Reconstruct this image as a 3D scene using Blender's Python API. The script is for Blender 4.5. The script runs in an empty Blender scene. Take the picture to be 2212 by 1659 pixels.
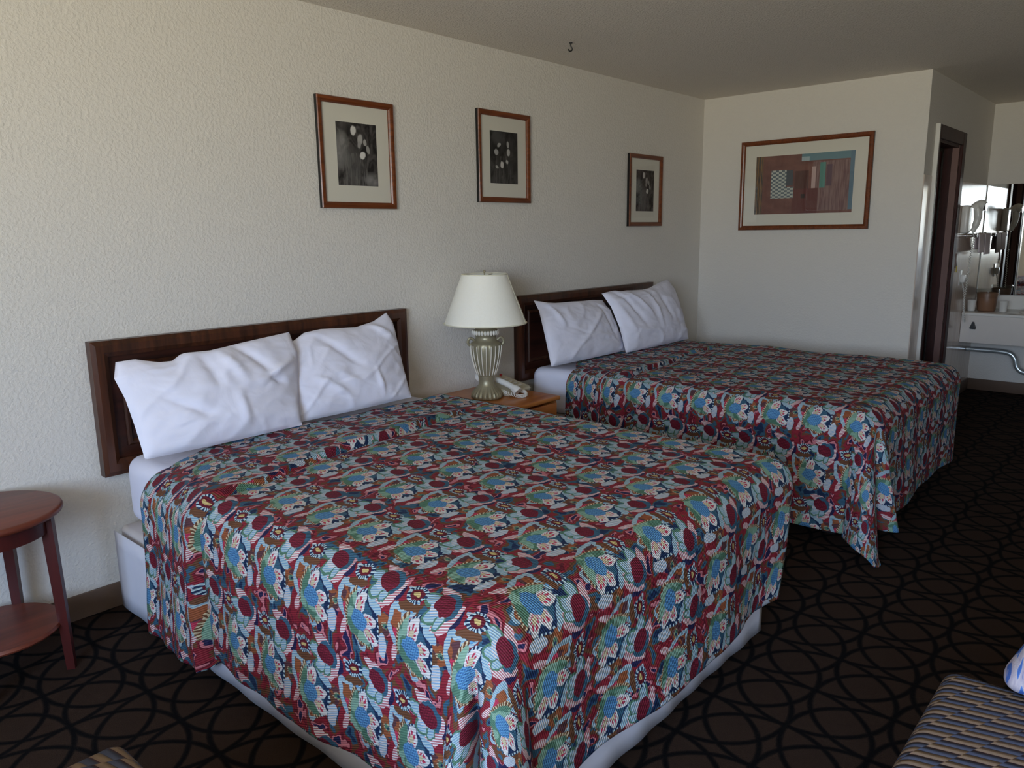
import bpy, bmesh, math, random
import numpy as np
from mathutils import Vector, Matrix, noise as mnoise

random.seed(4)
SC = bpy.context.scene
COL = SC.collection
PI = math.pi

# ------------------------------------------------------------------ nodes
class NT:
    """small helper around a node tree"""
    def __init__(s, name, rough=0.6, metal=0.0, spec=0.5):
        s.m = bpy.data.materials.new(name); s.m.use_nodes = True
        s.t = s.m.node_tree; s.n = s.t.nodes; s.l = s.t.links
        s.b = s.n['Principled BSDF']
        s.b.inputs['Roughness'].default_value = rough
        s.b.inputs['Metallic'].default_value = metal
        s.b.inputs['Specular IOR Level'].default_value = spec
    def put(s, sock, v):
        if isinstance(v, bpy.types.NodeSocket): s.l.new(v, sock)
        elif v is not None:
            if isinstance(v, (tuple, list)) and len(v) == 3 and sock.type == 'RGBA': v = (*v, 1)
            sock.default_value = v
    def new(s, t, **k):
        n = s.n.new(t)
        for a, b in k.items(): setattr(n, a, b)
        return n
    def math(s, op, a, b=None, c=None, clamp=False):
        n = s.new('ShaderNodeMath', operation=op, use_clamp=clamp)
        s.put(n.inputs[0], a); s.put(n.inputs[1], b)
        if c is not None: s.put(n.inputs[2], c)
        return n.outputs[0]
    def vec(s, op, a, b=None, c=None):
        n = s.new('ShaderNodeVectorMath', operation=op)
        s.put(n.inputs[0], a); s.put(n.inputs[1], b)
        if c is not None: s.put(n.inputs[2], c)
        return n.outputs['Value'] if op in ('LENGTH', 'DISTANCE', 'DOT_PRODUCT') else n.outputs[0]
    def mapping(s, v, loc=(0,0,0), rot=0.0, scale=(1,1,1), t='POINT'):
        n = s.new('ShaderNodeMapping', vector_type=t)
        s.put(n.inputs[0], v); n.inputs['Location'].default_value = loc
        n.inputs['Rotation'].default_value = (0, 0, rot); n.inputs['Scale'].default_value = scale
        return n.outputs[0]
    def mix(s, f, a, b, mode='MIX'):
        n = s.new('ShaderNodeMix', data_type='RGBA', blend_type=mode)
        s.put(n.inputs[0], f); s.put(n.inputs[6], a); s.put(n.inputs[7], b)
        return n.outputs[2]
    def noise(s, v, scale, detail=2, rough=0.5, dist=0.0, col=False):
        n = s.new('ShaderNodeTexNoise')
        s.put(n.inputs['Vector'], v); n.inputs['Scale'].default_value = scale
        n.inputs['Detail'].default_value = detail; n.inputs['Roughness'].default_value = rough
        n.inputs['Distortion'].default_value = dist
        return n.outputs[1] if col else n.outputs[0]
    def coord(s, w='Object'):
        return s.new('ShaderNodeTexCoord').outputs[w]
    def pos(s):
        return s.new('ShaderNodeNewGeometry').outputs['Position']
    def xyz(s, v):
        n = s.new('ShaderNodeSeparateXYZ'); s.put(n.inputs[0], v); return n.outputs
    def comb(s, x, y, z=0.0):
        n = s.new('ShaderNodeCombineXYZ'); s.put(n.inputs[0], x); s.put(n.inputs[1], y); s.put(n.inputs[2], z); return n.outputs[0]
    def ramp(s, f, stops):
        n = s.new('ShaderNodeValToRGB'); s.put(n.inputs[0], f)
        e = n.color_ramp.elements
        while len(e) < len(stops): e.new(0.5)
        for q, (p, c) in zip(e, stops): q.position = p; q.color = (*c, 1)
        return n.outputs[0]
    def base(s, c): s.put(s.b.inputs['Base Color'], c)
    def bump(s, h, strength=0.3, dist=0.01):
        n = s.new('ShaderNodeBump'); n.inputs['Strength'].default_value = strength
        n.inputs['Distance'].default_value = dist; s.put(n.inputs['Height'], h)
        s.l.new(n.outputs[0], s.b.inputs['Normal'])

def srgb(r, g, b):
    f = lambda c: (c/255/12.92) if c/255 <= 0.04045 else ((c/255+0.055)/1.055)**2.4
    return (f(r), f(g), f(b))

def plain(name, c, rough=0.6, metal=0.0, spec=0.5, vary=0.05, scale=20, bump=0.0, bscale=200):
    m = NT(name, rough, metal, spec)
    p = m.pos()
    f = m.noise(p, scale, 3)
    m.base(m.mix(f, tuple(x*(1-vary) for x in c), tuple(min(1, x*(1+vary)) for x in c)))
    if bump: m.bump(m.noise(p, bscale, 2), bump, 0.002)
    return m.m

def wall_mat(name, c, bs=75, st=0.35, dist=0.004, rough=0.75):
    m = NT(name, rough, 0, 0.3)
    p = m.pos()
    m.base(m.mix(m.noise(p, 1.2, 2), tuple(x*0.985 for x in c), c))
    h = m.noise(p, bs, 3, 0.55)
    h2 = m.ramp(h, [(0.42, (0,0,0)), (0.62, (1,1,1))])
    m.bump(h2, st, dist)
    return m.m

def wood(name, c1, c2, axis=0, rough=0.35, sc=1.0, spec=0.5):
    m = NT(name, rough, 0, spec)
    p = m.pos()
    s = [28*sc]*3; s[axis] = 2.2*sc
    q = m.new('ShaderNodeMapping'); m.put(q.inputs[0], p); q.inputs['Scale'].default_value = s
    f = m.noise(q.outputs[0], 1.0, 5, 0.6, 0.6)
    m.base(m.ramp(f, [(0.3, c1), (0.7, c2)]))
    m.bump(f, 0.06, 0.002)
    return m.m

M = {}
M['wall'] = wall_mat('wall_paint', srgb(220, 215, 207))
M['ceil'] = wall_mat('ceiling_texture', srgb(240, 232, 220), bs=95, st=0.6, dist=0.010, rough=0.95)
M['base'] = plain('baseboard_vinyl', srgb(100, 80, 66), 0.45)
M['headw'] = wood('dark_mahogany', srgb(26, 11, 7), srgb(66, 31, 20), 0, 0.32)
M['headwv'] = wood('dark_mahogany_upright', srgb(40, 20, 11), srgb(88, 48, 28), 2, 0.32)
M['cherry'] = wood('cherry_table', srgb(92, 42, 28), srgb(122, 58, 40), 0, 0.4, 0.8)
M['cherryd'] = wood('cherry_table_leg', srgb(58, 15, 13), srgb(76, 22, 18), 2, 0.38)
M['oak'] = wood('honey_oak', srgb(168, 96, 40), srgb(206, 132, 66), 0, 0.3)
M['framew'] = wood('walnut_frame', srgb(84, 40, 16), srgb(128, 66, 28), 0, 0.3, 2.0)
M['blackedge'] = plain('frame_edge', srgb(20, 18, 17), 0.25)
M['mat'] = plain('mat_board', srgb(226, 222, 208), 0.8, vary=0.01)
M['doorw'] = wood('dark_door_wood', srgb(40, 17, 14), srgb(66, 30, 25), 2, 0.5, spec=0.25)
M['jamb'] = plain('jamb_tan', srgb(120, 88, 80), 0.4)
M['white'] = plain('white_plastic', srgb(225, 222, 215), 0.3, vary=0.02)
M['laminate'] = plain('counter_laminate', srgb(226, 218, 210), 0.35, vary=0.03)
M['marble'] = plain('cultured_marble', srgb(238, 234, 226), 0.18, vary=0.03)
M['chrome'] = plain('chrome', (0.8, 0.8, 0.82), 0.08, 1.0, vary=0.02)
M['steel'] = plain('brushed_bead', (0.75, 0.73, 0.7), 0.22, 1.0, vary=0.02)
M['pvc'] = plain('pipe_chrome', (0.62, 0.66, 0.66), 0.3, 0.7, vary=0.05)
M['dark'] = plain('black_metal', srgb(22, 20, 20), 0.4)
M['towel'] = plain('towel_terry', srgb(226, 212, 214), 0.95, vary=0.05, scale=200, bump=0.5, bscale=500)
M['bucket'] = plain('brown_bucket', srgb(132, 96, 72), 0.4)
M['yellow'] = plain('yellow_tag', srgb(220, 190, 60), 0.5)
M['beige'] = plain('phone_plastic', srgb(206, 200, 178), 0.35, vary=0.02)
M['red'] = plain('red_lens', srgb(180, 40, 40), 0.3)
M['skirt'] = plain('white_skirt', srgb(215, 215, 226), 0.85, vary=0.03)
M['boxs'] = plain('box_spring_cover', srgb(196, 188, 184), 0.9, vary=0.05)

def m_laminated_wall():
    m = NT('glossy_wall_panel', 0.16, 0, 1.0)
    p = m.pos()
    q = m.new('ShaderNodeMapping'); m.put(q.inputs[0], p); q.inputs['Scale'].default_value = (30, 30, 2)
    f = m.noise(q.outputs[0], 1.0, 3, 0.6, 0.5)
    m.base(m.ramp(f, [(0.3, srgb(196, 178, 166)), (0.7, srgb(212, 196, 184))]))
    m.bump(f, 0.12, 0.001)
    return m.m
M['panel'] = m_laminated_wall()

def m_sheet():
    m = NT('white_cotton', 0.85, 0, 0.2)
    p = m.pos()
    m.base(m.mix(m.noise(p, 3, 2), srgb(226, 226, 242), srgb(236, 236, 250)))
    h = m.noise(p, 9, 3, 0.5, 0.8)
    m.bump(h, 0.35, 0.012)
    return m.m
M['sheet'] = m_sheet()

def m_lampshade():
    m = NT('lamp_shade_fabric', 0.8, 0, 0.2)
    m.base(m.mix(m.noise(m.pos(), 120, 2), srgb(244, 240, 226), srgb(250, 247, 236)))
    m.b.inputs['Subsurface Weight'].default_value = 0.15
    m.b.inputs['Subsurface Radius'].default_value = (0.02, 0.02, 0.02)
    return m.m
M['shade'] = m_lampshade()
M['urn'] = plain('champagne_pewter', srgb(158, 150, 124), 0.42, 0.45, vary=0.12, scale=60)
M['urnw'] = plain('rubbed_white_rib', srgb(236, 230, 216), 0.5, 0.1)
M['trim_fab'] = plain('shade_trim', srgb(226, 222, 200), 0.8)

def m_carpet():
    m = NT('carpet_ovals', 0.98, 0, 0.1)
    a = 0.2362
    p = m.xyz(m.pos())
    u = m.math('WRAP', m.math('SUBTRACT', p[0], 1.602), a, 0.0)
    v = m.math('WRAP', m.math('SUBTRACT', p[1], -2.357), a, 0.0)
    q = m.comb(u, v)
    d = None
    for cx, cy in ((0,0), (a,0), (0,a), (a,a)):
        e = m.math('ABSOLUTE', m.math('SUBTRACT', m.vec('DISTANCE', q, (cx, cy, 0)), a))
        d = e if d is None else m.math('MINIMUM', d, e)
    e = m.noise(m.pos(), 350, 1)
    d = m.math('ADD', d, m.math('MULTIPLY', m.math('SUBTRACT', e, 0.5), 0.006))
    # small solid discs where the lines meet
    nd = None
    for cx, cy in ((0,0), (a,0), (0,a), (a,a)):
        g = m.vec('DISTANCE', q, (cx, cy, 0)); nd = g if nd is None else m.math('MINIMUM', nd, g)
    k = m.math('MINIMUM', d, m.math('SUBTRACT', nd, 0.007))
    f = m.math('SMOOTH_MIN', k, 1.0, 0.0)
    f = m.ramp(f, [(0.0065, (0,0,0)), (0.0105, (1,1,1))])
    g = m.noise(m.pos(), 420, 2)
    brown = m.mix(g, srgb(42, 31, 25), srgb(61, 46, 37))
    m.base(m.mix(f, srgb(11, 10, 11), brown))
    m.bump(g, 0.6, 0.006)
    return m.m
M['carpet'] = m_carpet()

def m_bedspread(name, du=0.0, dv=0.0):
    """embroidered-look floral print: ellipses and pointed petals repeated over the cloth"""
    m = NT(name, 0.72, 0, 0.25)
    KX, KY = 1.42, 1.20
    W, H = 0.26/KX, 0.195/KY
    uvn = m.new('ShaderNodeUVMap'); uvn.uv_map = 'cloth'
    uv0 = m.vec('ADD', uvn.outputs[0], (du, dv, 0))
    uv = m.vec('MULTIPLY', uv0, (1/KX, 1/KY, 1))
    wob = m.noise(uv, 70, 1, col=True)
    sc = m.new('ShaderNodeVectorMath', operation='SCALE'); m.put(sc.inputs[0], m.vec('SUBTRACT', wob, (0.5, 0.5, 0.5))); sc.inputs['Scale'].default_value = 0.010
    p = m.vec('ADD', uv, sc.outputs[0])
    sep = m.xyz(m.vec('ADD', uv, m.vec('MULTIPLY', sc.outputs[0], (0.12, 0.12, 0))))
    cord = m.math('SINE', m.math('MULTIPLY', m.math('ADD', sep[0], m.math('MULTIPLY', sep[1], 0.3)), 2*PI/0.0046))
    cordf = m.math('MULTIPLY_ADD', cord, 0.5, 0.5)
    C = dict(cr=srgb(160,28,50), mar=srgb(116,16,40), br=srgb(122,74,42), rust=srgb(172,90,42), navy=srgb(22,50,92), ink=srgb(38,36,86),
             teal=srgb(52,104,132), blue=srgb(92,164,214), pale=srgb(196,224,228), white=srgb(238,232,228), pink=srgb(228,128,138),
             green=srgb(88,138,110), lgreen=srgb(140,186,158), cream=srgb(226,206,162), yel=srgb(224,194,110), hot=srgb(216,48,88))
    def wrap(cx, cy):
        n = m.new('ShaderNodeVectorMath', operation='WRAP')
        m.put(n.inputs[0], m.vec('SUBTRACT', p, (cx, cy, 0)))
        n.inputs[1].default_value = (W/2, H/2, 1); n.inputs[2].default_value = (-W/2, -H/2, -1)
        return n.outputs[0]
    def ell(q, cx, cy, rx, ry, rot=0):
        return m.math('LESS_THAN', m.vec('LENGTH', m.mapping(q, (cx, cy, 0), math.radians(rot), (rx, ry, 1), 'TEXTURE')), 1.0)
    def ves(q, cx, cy, L, wd, rot=0):
        k = (L*L - wd*wd)/(2*wd); R = k + wd
        a = m.vec('ABSOLUTE', m.mapping(q, (cx, cy, 0), math.radians(rot), (R, R, 1), 'TEXTURE'))
        return m.math('LESS_THAN', m.vec('DISTANCE', a, (0, -k/R, 0)), 1.0)
    def rays(q, n, lo=0.2):
        s = m.xyz(q); an = m.math('ARCTAN2', s[1], s[0])
        return m.math('GREATER_THAN', m.math('SINE', m.math('MULTIPLY', an, n)), lo)
    # the whole print is one palette index, turned into colour by a stepped ramp at the end
    PAL = []
    def ci(x):
        if isinstance(x, str): x = LZ[x]() if x in LZ else C[x]
        if isinstance(x, tuple):
            if x not in PAL: PAL.append(x)
            return float(PAL.index(x))
        return x
    def fm(f, a, b):
        n = m.new('ShaderNodeMix', data_type='FLOAT')
        m.put(n.inputs[0], f); m.put(n.inputs[2], ci(a)); m.put(n.inputs[3], ci(b))
        return n.outputs[0]
    col = None
    def out(f, c):
        nonlocal col; col = fm(f, col, c)
    g = m.noise(p, 26, 1, 0.5, 0.5)
    col = 'navy'
    LZ = dict(
        paleC=lambda: fm(m.math('GREATER_THAN', cord, 0.55), C['pale'], srgb(96,150,190)),
        whiteC=lambda: fm(m.math('GREATER_THAN', cord, 0.62), C['white'], C['blue']),
        pinkC=lambda: fm(m.math('GREATER_THAN', cord, 0.15), C['pink'], C['white']),
        creamC=lambda: fm(m.math('GREATER_THAN', cord, 0.0), C['cream'], C['br']),
        rustC=lambda: fm(m.math('GREATER_THAN', g, 0.52), C['rust'], srgb(104,60,66)),
        gridB=lambda: fm(gridf, C['blue'], srgb(52,118,180)), gridM=lambda: fm(gridf, C['mar'], srgb(148,26,60)),
        gr=lambda: fm(m.math('GREATER_THAN', g, 0.5), C['green'], C['lgreen']))
    gridv = m.math('MULTIPLY', m.math('SINE', m.math('MULTIPLY', sep[0], 2*PI/0.0112)), m.math('SINE', m.math('MULTIPLY', m.math('ADD', sep[1], m.math('MULTIPLY', sep[0], 0.4)), 2*PI/0.0125)))
    gridf = m.math('GREATER_THAN', m.math('ABSOLUTE', gridv), 0.5)
    for th, c_ in ((0.36, 'teal'), (0.43, 'br'), (0.49, 'cr'), (0.56, 'mar'), (0.60, 'pink'), (0.65, 'ink')):
        col = fm(m.math('GREATER_THAN', g, th), col, c_)
    # crimson field with shell and curl, right of the scroll
    z = wrap(0.074, -0.128)
    out(ell(z, 0, 0, .030, .022, 20), 'cr'); out(ell(z, 0.004, 0.026, .016, .012, 0), 'ink')
    out(ell(z, -0.010, -0.022, .018, .018, 0), 'paleC'); out(ell(z, -0.010, -0.021, .012, .013, 0), fm(rays(z, 7), C['blue'], C['navy']))
    out(ell(z, 0.017, 0.004, .005, .011, -20), 'whiteC'); out(ell(z, 0.016, -0.016, .010, .006, 30), 'hot')
    # brown branch column with eye drop, crimson slip and scraps under the flower
    z = wrap(0.010, -0.082)
    out(ell(z, 0.006, 0.002, .019, .032, 8), 'rustC'); out(ell(z, -0.004, 0.012, .013, .014, 0), 'br')
    out(ell(z, 0.007, -0.010, .007, .011, 0), 'creamC'); out(ell(z, 0.007, -0.011, .005, .008, 0), 'green'); out(ell(z, 0.007, -0.014, .0025, .003, 0), 'navy')
    z = wrap(-0.024, -0.094)
    out(ell(z, 0.0, -0.014, .026, .013, -8), 'cr'); out(ell(z, 0.004, -0.024, .022, .008, -25), 'pinkC')
    z = wrap(0.046, -0.060)
    out(ell(z, 0.008, -0.012, .012, .036, -24), 'cr')
    # scroll
    z = wrap(0.008, -0.128)
    out(ell(z, 0.002, -0.006, .021, .018, 0), 'hot'); out(ell(z, 0.030, 0.004, .016, .018, 10), 'rustC'); out(ell(z, 0.010, -0.018, .018, .014, 10), 'rustC')
    out(ell(z, 0.006, -0.024, .0075, .0125, 0), 'navy'); out(ell(z, 0.006, -0.024, .0045, .009, 0), 'blue')
    out(ell(z, -0.032, -0.026, .0065, .030, -38), 'paleC'); out(ell(z, 0.004, 0.016, .023, .0065, 30), 'paleC'); out(ell(z, 0.034, 0.024, .018, .0065, 2), 'paleC')
    out(ell(z, 0.048, 0.010, .0062, .018, -8), 'paleC'); out(ell(z, 0.036, -0.012, .013, .0058, 40), 'paleC')
    out(ell(z, -0.044, -0.050, .0175, .015, 0), 'paleC'); out(ell(z, -0.043, -0.048, .0105, .009, 0), 'rustC')
    # big flower
    z = m.vec('MULTIPLY', wrap(0.002, -0.006), (1.15, 1.15, 1))
    fr = rays(z, 40, -0.1)
    out(ell(z, 0.010, -0.028, .058, .048, 16), fm(fr, C['pale'], C['navy']))
    out(ell(z, 0.010, -0.028, .052, .042, 16), 'navy')
    out(ell(z, 0.008, -0.024, .034, .034, 10), 'teal')
    out(ell(z, -0.032, -0.004, .014, .042, -18), fm(fr, C['cream'], C['br'])); out(ell(z, 0.018, 0.034, .046, .013, -14), fm(fr, C['cream'], C['br']))
    out(ell(z, -0.029, -0.003, .0115, .039, -18), 'gr'); out(ell(z, 0.014, 0.028, .041, .0125, -14), 'gr'); out(ell(z, -0.018, 0.022, .018, .017, 0), 'gr')
    for cx, cy, L, wd, r_ in ((0.034, -0.006, .027, .018, -22), (0.009, -0.041, .027, .0145, -82), (-0.021, -0.042, .029, .0150, -116)):
        out(ves(z, cx, cy, L, wd, r_), 'white')
        c_, s_ = math.cos(math.radians(r_)), math.sin(math.radians(r_))
        out(ves(z, cx-c_*.003, cy-s_*.003, L*.74, wd*.72, r_), fm(rays(m.vec('SUBTRACT', z, (cx-c_*.012, cy-s_*.012, 0)), 12, 0.1), C['hot'], C['white']))
        out(ves(z, cx-c_*.006, cy-s_*.006, L*.44, wd*.42, r_), 'cream')
    out(ves(z, 0.000, -0.002, .032, .0215, -84), 'gridB')
    out(ell(z, 0.000, 0.008, .021, .013, 0), 'gridB')
    # scraps
    z = wrap(-0.022, -0.080)
    out(ell(z, 0, 0, .023, .0125, -10), 'whiteC')
    z = wrap(0.044, -0.050)
    out(ell(z, 0, 0, .0095, .030, -26), 'paleC')
    # cone
    z = wrap(0.088, -0.056)
    out(ves(z, 0.020, 0.000, .040, .013, 74), 'pinkC')
    out(ell(z, -0.016, -0.030, .032, .013, -26), 'pinkC'); out(ell(z, -0.034, -0.018, .008, .024, 14), 'pinkC')
    out(ell(z, 0.002, -0.010, .025, .030, -12), 'teal')
    for cx, cy, L, wd, r_ in ((-0.020, 0.010, .028, .017, 120), (0.002, 0.032, .028, .014, 88), (-0.026, -0.010, .018, .011, 150)):
        out(ves(z, cx, cy, L, wd, r_), 'green'); out(ves(z, cx, cy, L*.76, wd*.72, r_), 'paleC')
    out(ell(z, -0.008, 0.008, .014, .018, 0), 'whiteC')
    out(ell(z, 0.001, -0.003, .0175, .027, -16), 'gridM')
    # eye
    z = wrap(0.086, 0.018)
    out(ell(z, -0.022, 0, .008, .030, 6), 'br'); out(ell(z, 0, 0, .0165, .026, 6), fm(rays(z, 15, 0), C['pale'], C['navy']))
    out(ell(z, 0, 0, .0100, .0165, 6), 'mar'); out(ell(z, 0, 0.001, .0040, .0095, 6), 'yel')
    n2 = m.new('ShaderNodeValToRGB'); n2.color_ramp.interpolation = 'CONSTANT'
    assert len(PAL) <= 32
    m.put(n2.inputs[0], m.math('MULTIPLY_ADD', col, 1/len(PAL), 0.5/len(PAL)))
    e = n2.color_ramp.elements
    while len(e) < len(PAL): e.new(1.0)
    for k_ in range(len(PAL)): e[k_].position = k_/len(PAL); L_ = 0.2*PAL[k_][0]+0.7*PAL[k_][1]+0.1*PAL[k_][2]; e[k_].color = (*[x*0.86+L_*0.14 for x in PAL[k_]], 1)
    col = n2.outputs[0]
    v = m.math('MULTIPLY_ADD', cordf, 0.24, 0.54)
    cc = m.new('ShaderNodeMix', data_type='RGBA', blend_type='MULTIPLY'); cc.inputs[0].default_value = 1
    m.put(cc.inputs[6], col); m.put(cc.inputs[7], m.comb(v, v, v))
    m.base(cc.outputs[2])
    m.bump(m.math('ADD', cordf, m.math('MULTIPLY', m.noise(uv0, 22, 2), 6.0)), 0.45, 0.003)
    return m.m
M['spread'] = m_bedspread('floral_bedspread')
M['spread2'] = m_bedspread('floral_bedspread_b', 0.07, 0.05)

def m_rib(name):
    m = NT(name, 0.9, 0, 0.2)
    p = m.xyz(m.pos())
    t = m.math('MULTIPLY', p[0], 1/0.041)
    seg = m.math('FRACT', m.math('ADD', m.math('MULTIPLY', p[1], 1/0.055), m.math('MULTIPLY', t, 0.37)))
    tt = m.math('FRACT', m.math('ADD', t, m.math('MULTIPLY', seg, 0.28)))
    col = m.ramp(tt, [(0.0, srgb(120,100,84)), (0.40, srgb(138,116,92)), (0.50, srgb(70,76,94)), (0.86, srgb(60,66,84)), (0.95, srgb(84,60,60))])
    g = m.noise(m.pos(), 400, 2)
    m.base(m.mix(m.math('MULTIPLY', g, 0.35), col, srgb(60,50,50)))
    w = m.math('ABSOLUTE', m.math('SINE', m.math('MULTIPLY', tt, 2*PI)))
    m.bump(m.math('MULTIPLY', w, m.math('MULTIPLY_ADD', seg, 0.5, 0.5)), 0.8, 0.008)
    return m.m
M['rib'] = m_rib('ribbed_upholstery')
def m_bluewave():
    m = NT('blue_wave_upholstery', 0.9, 0, 0.2)
    q = m.new('ShaderNodeMapping'); m.put(q.inputs[0], m.pos()); q.inputs['Scale'].default_value = (16, 36, 9)
    f = m.noise(q.outputs[0], 1.0, 2, 0.5, 1.5)
    m.base(m.ramp(f, [(0.40, srgb(58,92,164)), (0.47, srgb(90,128,196)), (0.50, srgb(196,186,190)), (0.62, srgb(170,160,176)), (0.66, srgb(66,96,160))]))
    m.bump(m.noise(m.pos(), 300, 2), 0.4, 0.003)
    return m.m
M['bluew'] = m_bluewave()

def m_mirror():
    m = NT('mirror_silver', 0.02, 1.0); m.base((0.86, 0.88, 0.86)); return m.m
M['mirror'] = m_mirror()
def m_glass(name, tint, gl=0.06, rough=0.02):
    mt = bpy.data.materials.new(name); mt.use_nodes = True
    n = mt.node_tree.nodes; l = mt.node_tree.links; n.clear()
    o = n.new('ShaderNodeOutputMaterial'); mx = n.new('ShaderNodeMixShader'); t = n.new('ShaderNodeBsdfTransparent'); g = n.new('ShaderNodeBsdfGlossy')
    t.inputs[0].default_value = (*tint, 1); g.inputs['Roughness'].default_value = rough
    gm = n.new('ShaderNodeNewGeometry'); dt = n.new('ShaderNodeVectorMath'); dt.operation = 'DOT_PRODUCT'
    l.new(gm.outputs['Normal'], dt.inputs[0]); l.new(gm.outputs['Incoming'], dt.inputs[1])
    ab = n.new('ShaderNodeMath'); ab.operation = 'ABSOLUTE'; l.new(dt.outputs['Value'], ab.inputs[0])
    iv = n.new('ShaderNodeMath'); iv.operation = 'SUBTRACT'; iv.inputs[0].default_value = 1.0; l.new(ab.outputs[0], iv.inputs[1])
    pw = n.new('ShaderNodeMath'); pw.operation = 'POWER'; l.new(iv.outputs[0], pw.inputs[0]); pw.inputs[1].default_value = 5.0
    fr = n.new('ShaderNodeMath'); fr.operation = 'MULTIPLY_ADD'; l.new(pw.outputs[0], fr.inputs[0]); fr.inputs[1].default_value = 0.9; fr.inputs[2].default_value = 0.022
    l.new(fr.outputs[0], mx.inputs[0]); l.new(t.outputs[0], mx.inputs[1]); l.new(g.outputs[0], mx.inputs[2]); l.new(mx.outputs[0], o.inputs[0])
    return mt
M['pane'] = m_glass('window_glass', (0.96, 0.98, 0.97))
M['picglass'] = m_glass('picture_glass', (0.98, 0.98, 0.98))
M['bag'] = m_glass('clear_plastic', (0.9, 0.9, 0.88), rough=0.2)

# ------------------------------------------------------------------ geometry helpers
def tag(o, label=None, cat=None, group=None, kind=None):
    if label: o['label'] = label
    if cat: o['category'] = cat
    if group: o['group'] = group
    if kind: o['kind'] = kind
    return o

def thing(name, loc, label, cat, group=None):
    o = bpy.data.objects.new(name, None); COL.objects.link(o)
    o.location = loc; o.empty_display_size = 0.1
    return tag(o, label, cat, group)

def origin_of(parent):
    v = Vector((0, 0, 0))
    while parent is not None:
        v += Vector(parent.location); parent = parent.parent
    return v

def mk(name, verts, faces, mat, parent=None, smooth=True, loc=None, uv=None, angle=35):
    """mesh from world coordinates; origin = parent's (or loc)"""
    me = bpy.data.meshes.new(name)
    L = origin_of(parent) if parent is not None else Vector(loc or (0, 0, 0))
    me.from_pydata([tuple(Vector(v) - L) for v in verts], [], faces)
    me.materials.append(mat)
    if uv is not None:
        lay = me.uv_layers.new(name='cloth')
        idx = np.empty(len(me.loops), dtype=np.int32); me.loops.foreach_get('vertex_index', idx)
        lay.data.foreach_set('uv', np.asarray(uv, dtype=np.float32)[idx].ravel())
    me.validate(); me.update()
    o = bpy.data.objects.new(name, me); COL.objects.link(o)
    if parent is not None: o.parent = parent
    else: o.location = L
    if smooth:
        me.polygons.foreach_set('use_smooth', [True]*len(me.polygons))
        try: me.set_sharp_from_angle(angle=math.radians(angle))
        except Exception: pass
    return o

def from_bm(name, bm, mat, parent=None, smooth=True, loc=None, angle=35):
    bmesh.ops.recalc_face_normals(bm, faces=bm.faces)
    vs = [v.co.copy() for v in bm.verts]; bm.verts.index_update()
    fs = [[v.index for v in f.verts] for f in bm.faces]; bm.free()
    return mk(name, vs, fs, mat, parent, smooth, loc, angle=angle)

def add_box(bm, x0, x1, y0, y1, z0, z1, bev=0.0, seg=2, mat=None):
    r = bmesh.ops.create_cube(bm, size=1.0)
    M4 = Matrix.Translation(((x0+x1)/2, (y0+y1)/2, (z0+z1)/2)) @ Matrix.Diagonal((abs(x1-x0), abs(y1-y0), abs(z1-z0), 1))
    if mat is not None: M4 = mat @ M4
    bmesh.ops.transform(bm, matrix=M4, verts=r['verts'])
    if bev:
        es = list({e for v in r['verts'] for e in v.link_edges})
        bmesh.ops.bevel(bm, geom=es, offset=bev, segments=seg, profile=0.5, affect='EDGES')

def box(name, x0, x1, y0, y1, z0, z1, mat, parent=None, bev=0.0, seg=2, loc=None, smooth=True):
    bm = bmesh.new(); add_box(bm, x0, x1, y0, y1, z0, z1, bev, seg)
    return from_bm(name, bm, mat, parent, smooth, loc)

def struct(name, x0, x1, y0, y1, z0, z1, mat, parent=None, bev=0.0):
    o = box(name, x0, x1, y0, y1, z0, z1, mat, parent, bev)
    if parent is None: o['kind'] = 'structure'
    return o

def lathe(cx, cy, prof, n=48, flute=None, cap=True):
    """prof: list of (r, z). flute(i, theta)->radius multiplier"""
    vs, fs = [], []
    for i, (r, z) in enumerate(prof):
        for k in range(n):
            t = 2*PI*k/n
            rr = r*(flute(i, t) if flute else 1)
            vs.append((cx+rr*math.cos(t), cy+rr*math.sin(t), z))
    for i in range(len(prof)-1):
        for k in range(n):
            a = i*n+k; b = i*n+(k+1) % n
            fs.append((a, b, b+n, a+n))
    if cap:
        fs.append(tuple(range(n))[::-1]); fs.append(tuple((len(prof)-1)*n+k for k in range(n)))
    return vs, fs

def tube(pts, r, n=8, closed=False, cap=True):
    P = [Vector(p) for p in pts]; vs, fs = [], []
    rr = r if isinstance(r, (list, tuple)) else [r]*len(P)
    up = None
    for i, p in enumerate(P):
        a = P[(i-1) % len(P)] if (closed or i) else P[0]
        b = P[(i+1) % len(P)] if (closed or i < len(P)-1) else P[-1]
        t = (b-a)
        if t.length < 1e-9: t = Vector((0,0,1))
        t.normalize()
        if up is None:
            up = Vector((0,0,1)) if abs(t.z) < 0.9 else Vector((1,0,0))
        s = t.cross(up)
        if s.length < 1e-6: s = t.orthogonal()
        s.normalize(); up2 = s.cross(t).normalized(); up = up2
        for k in range(n):
            g = 2*PI*k/n
            vs.append(p + (s*math.cos(g) + up2*math.sin(g))*rr[i])
    m = len(P)
    for i in range(m if closed else m-1):
        for k in range(n):
            a = i*n+k; b = i*n+(k+1) % n; c = ((i+1) % m)*n+(k+1) % n; d = ((i+1) % m)*n+k
            fs.append((a, b, c, d))
    if cap and not closed:
        fs.append(tuple(range(n))[::-1]); fs.append(tuple((m-1)*n+k for k in range(n)))
    return vs, fs

def joinvf(lst):
    V, F = [], []
    for v, f in lst:
        o = len(V); V += list(v); F += [tuple(i+o for i in q) for q in f]
    return V, F

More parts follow.
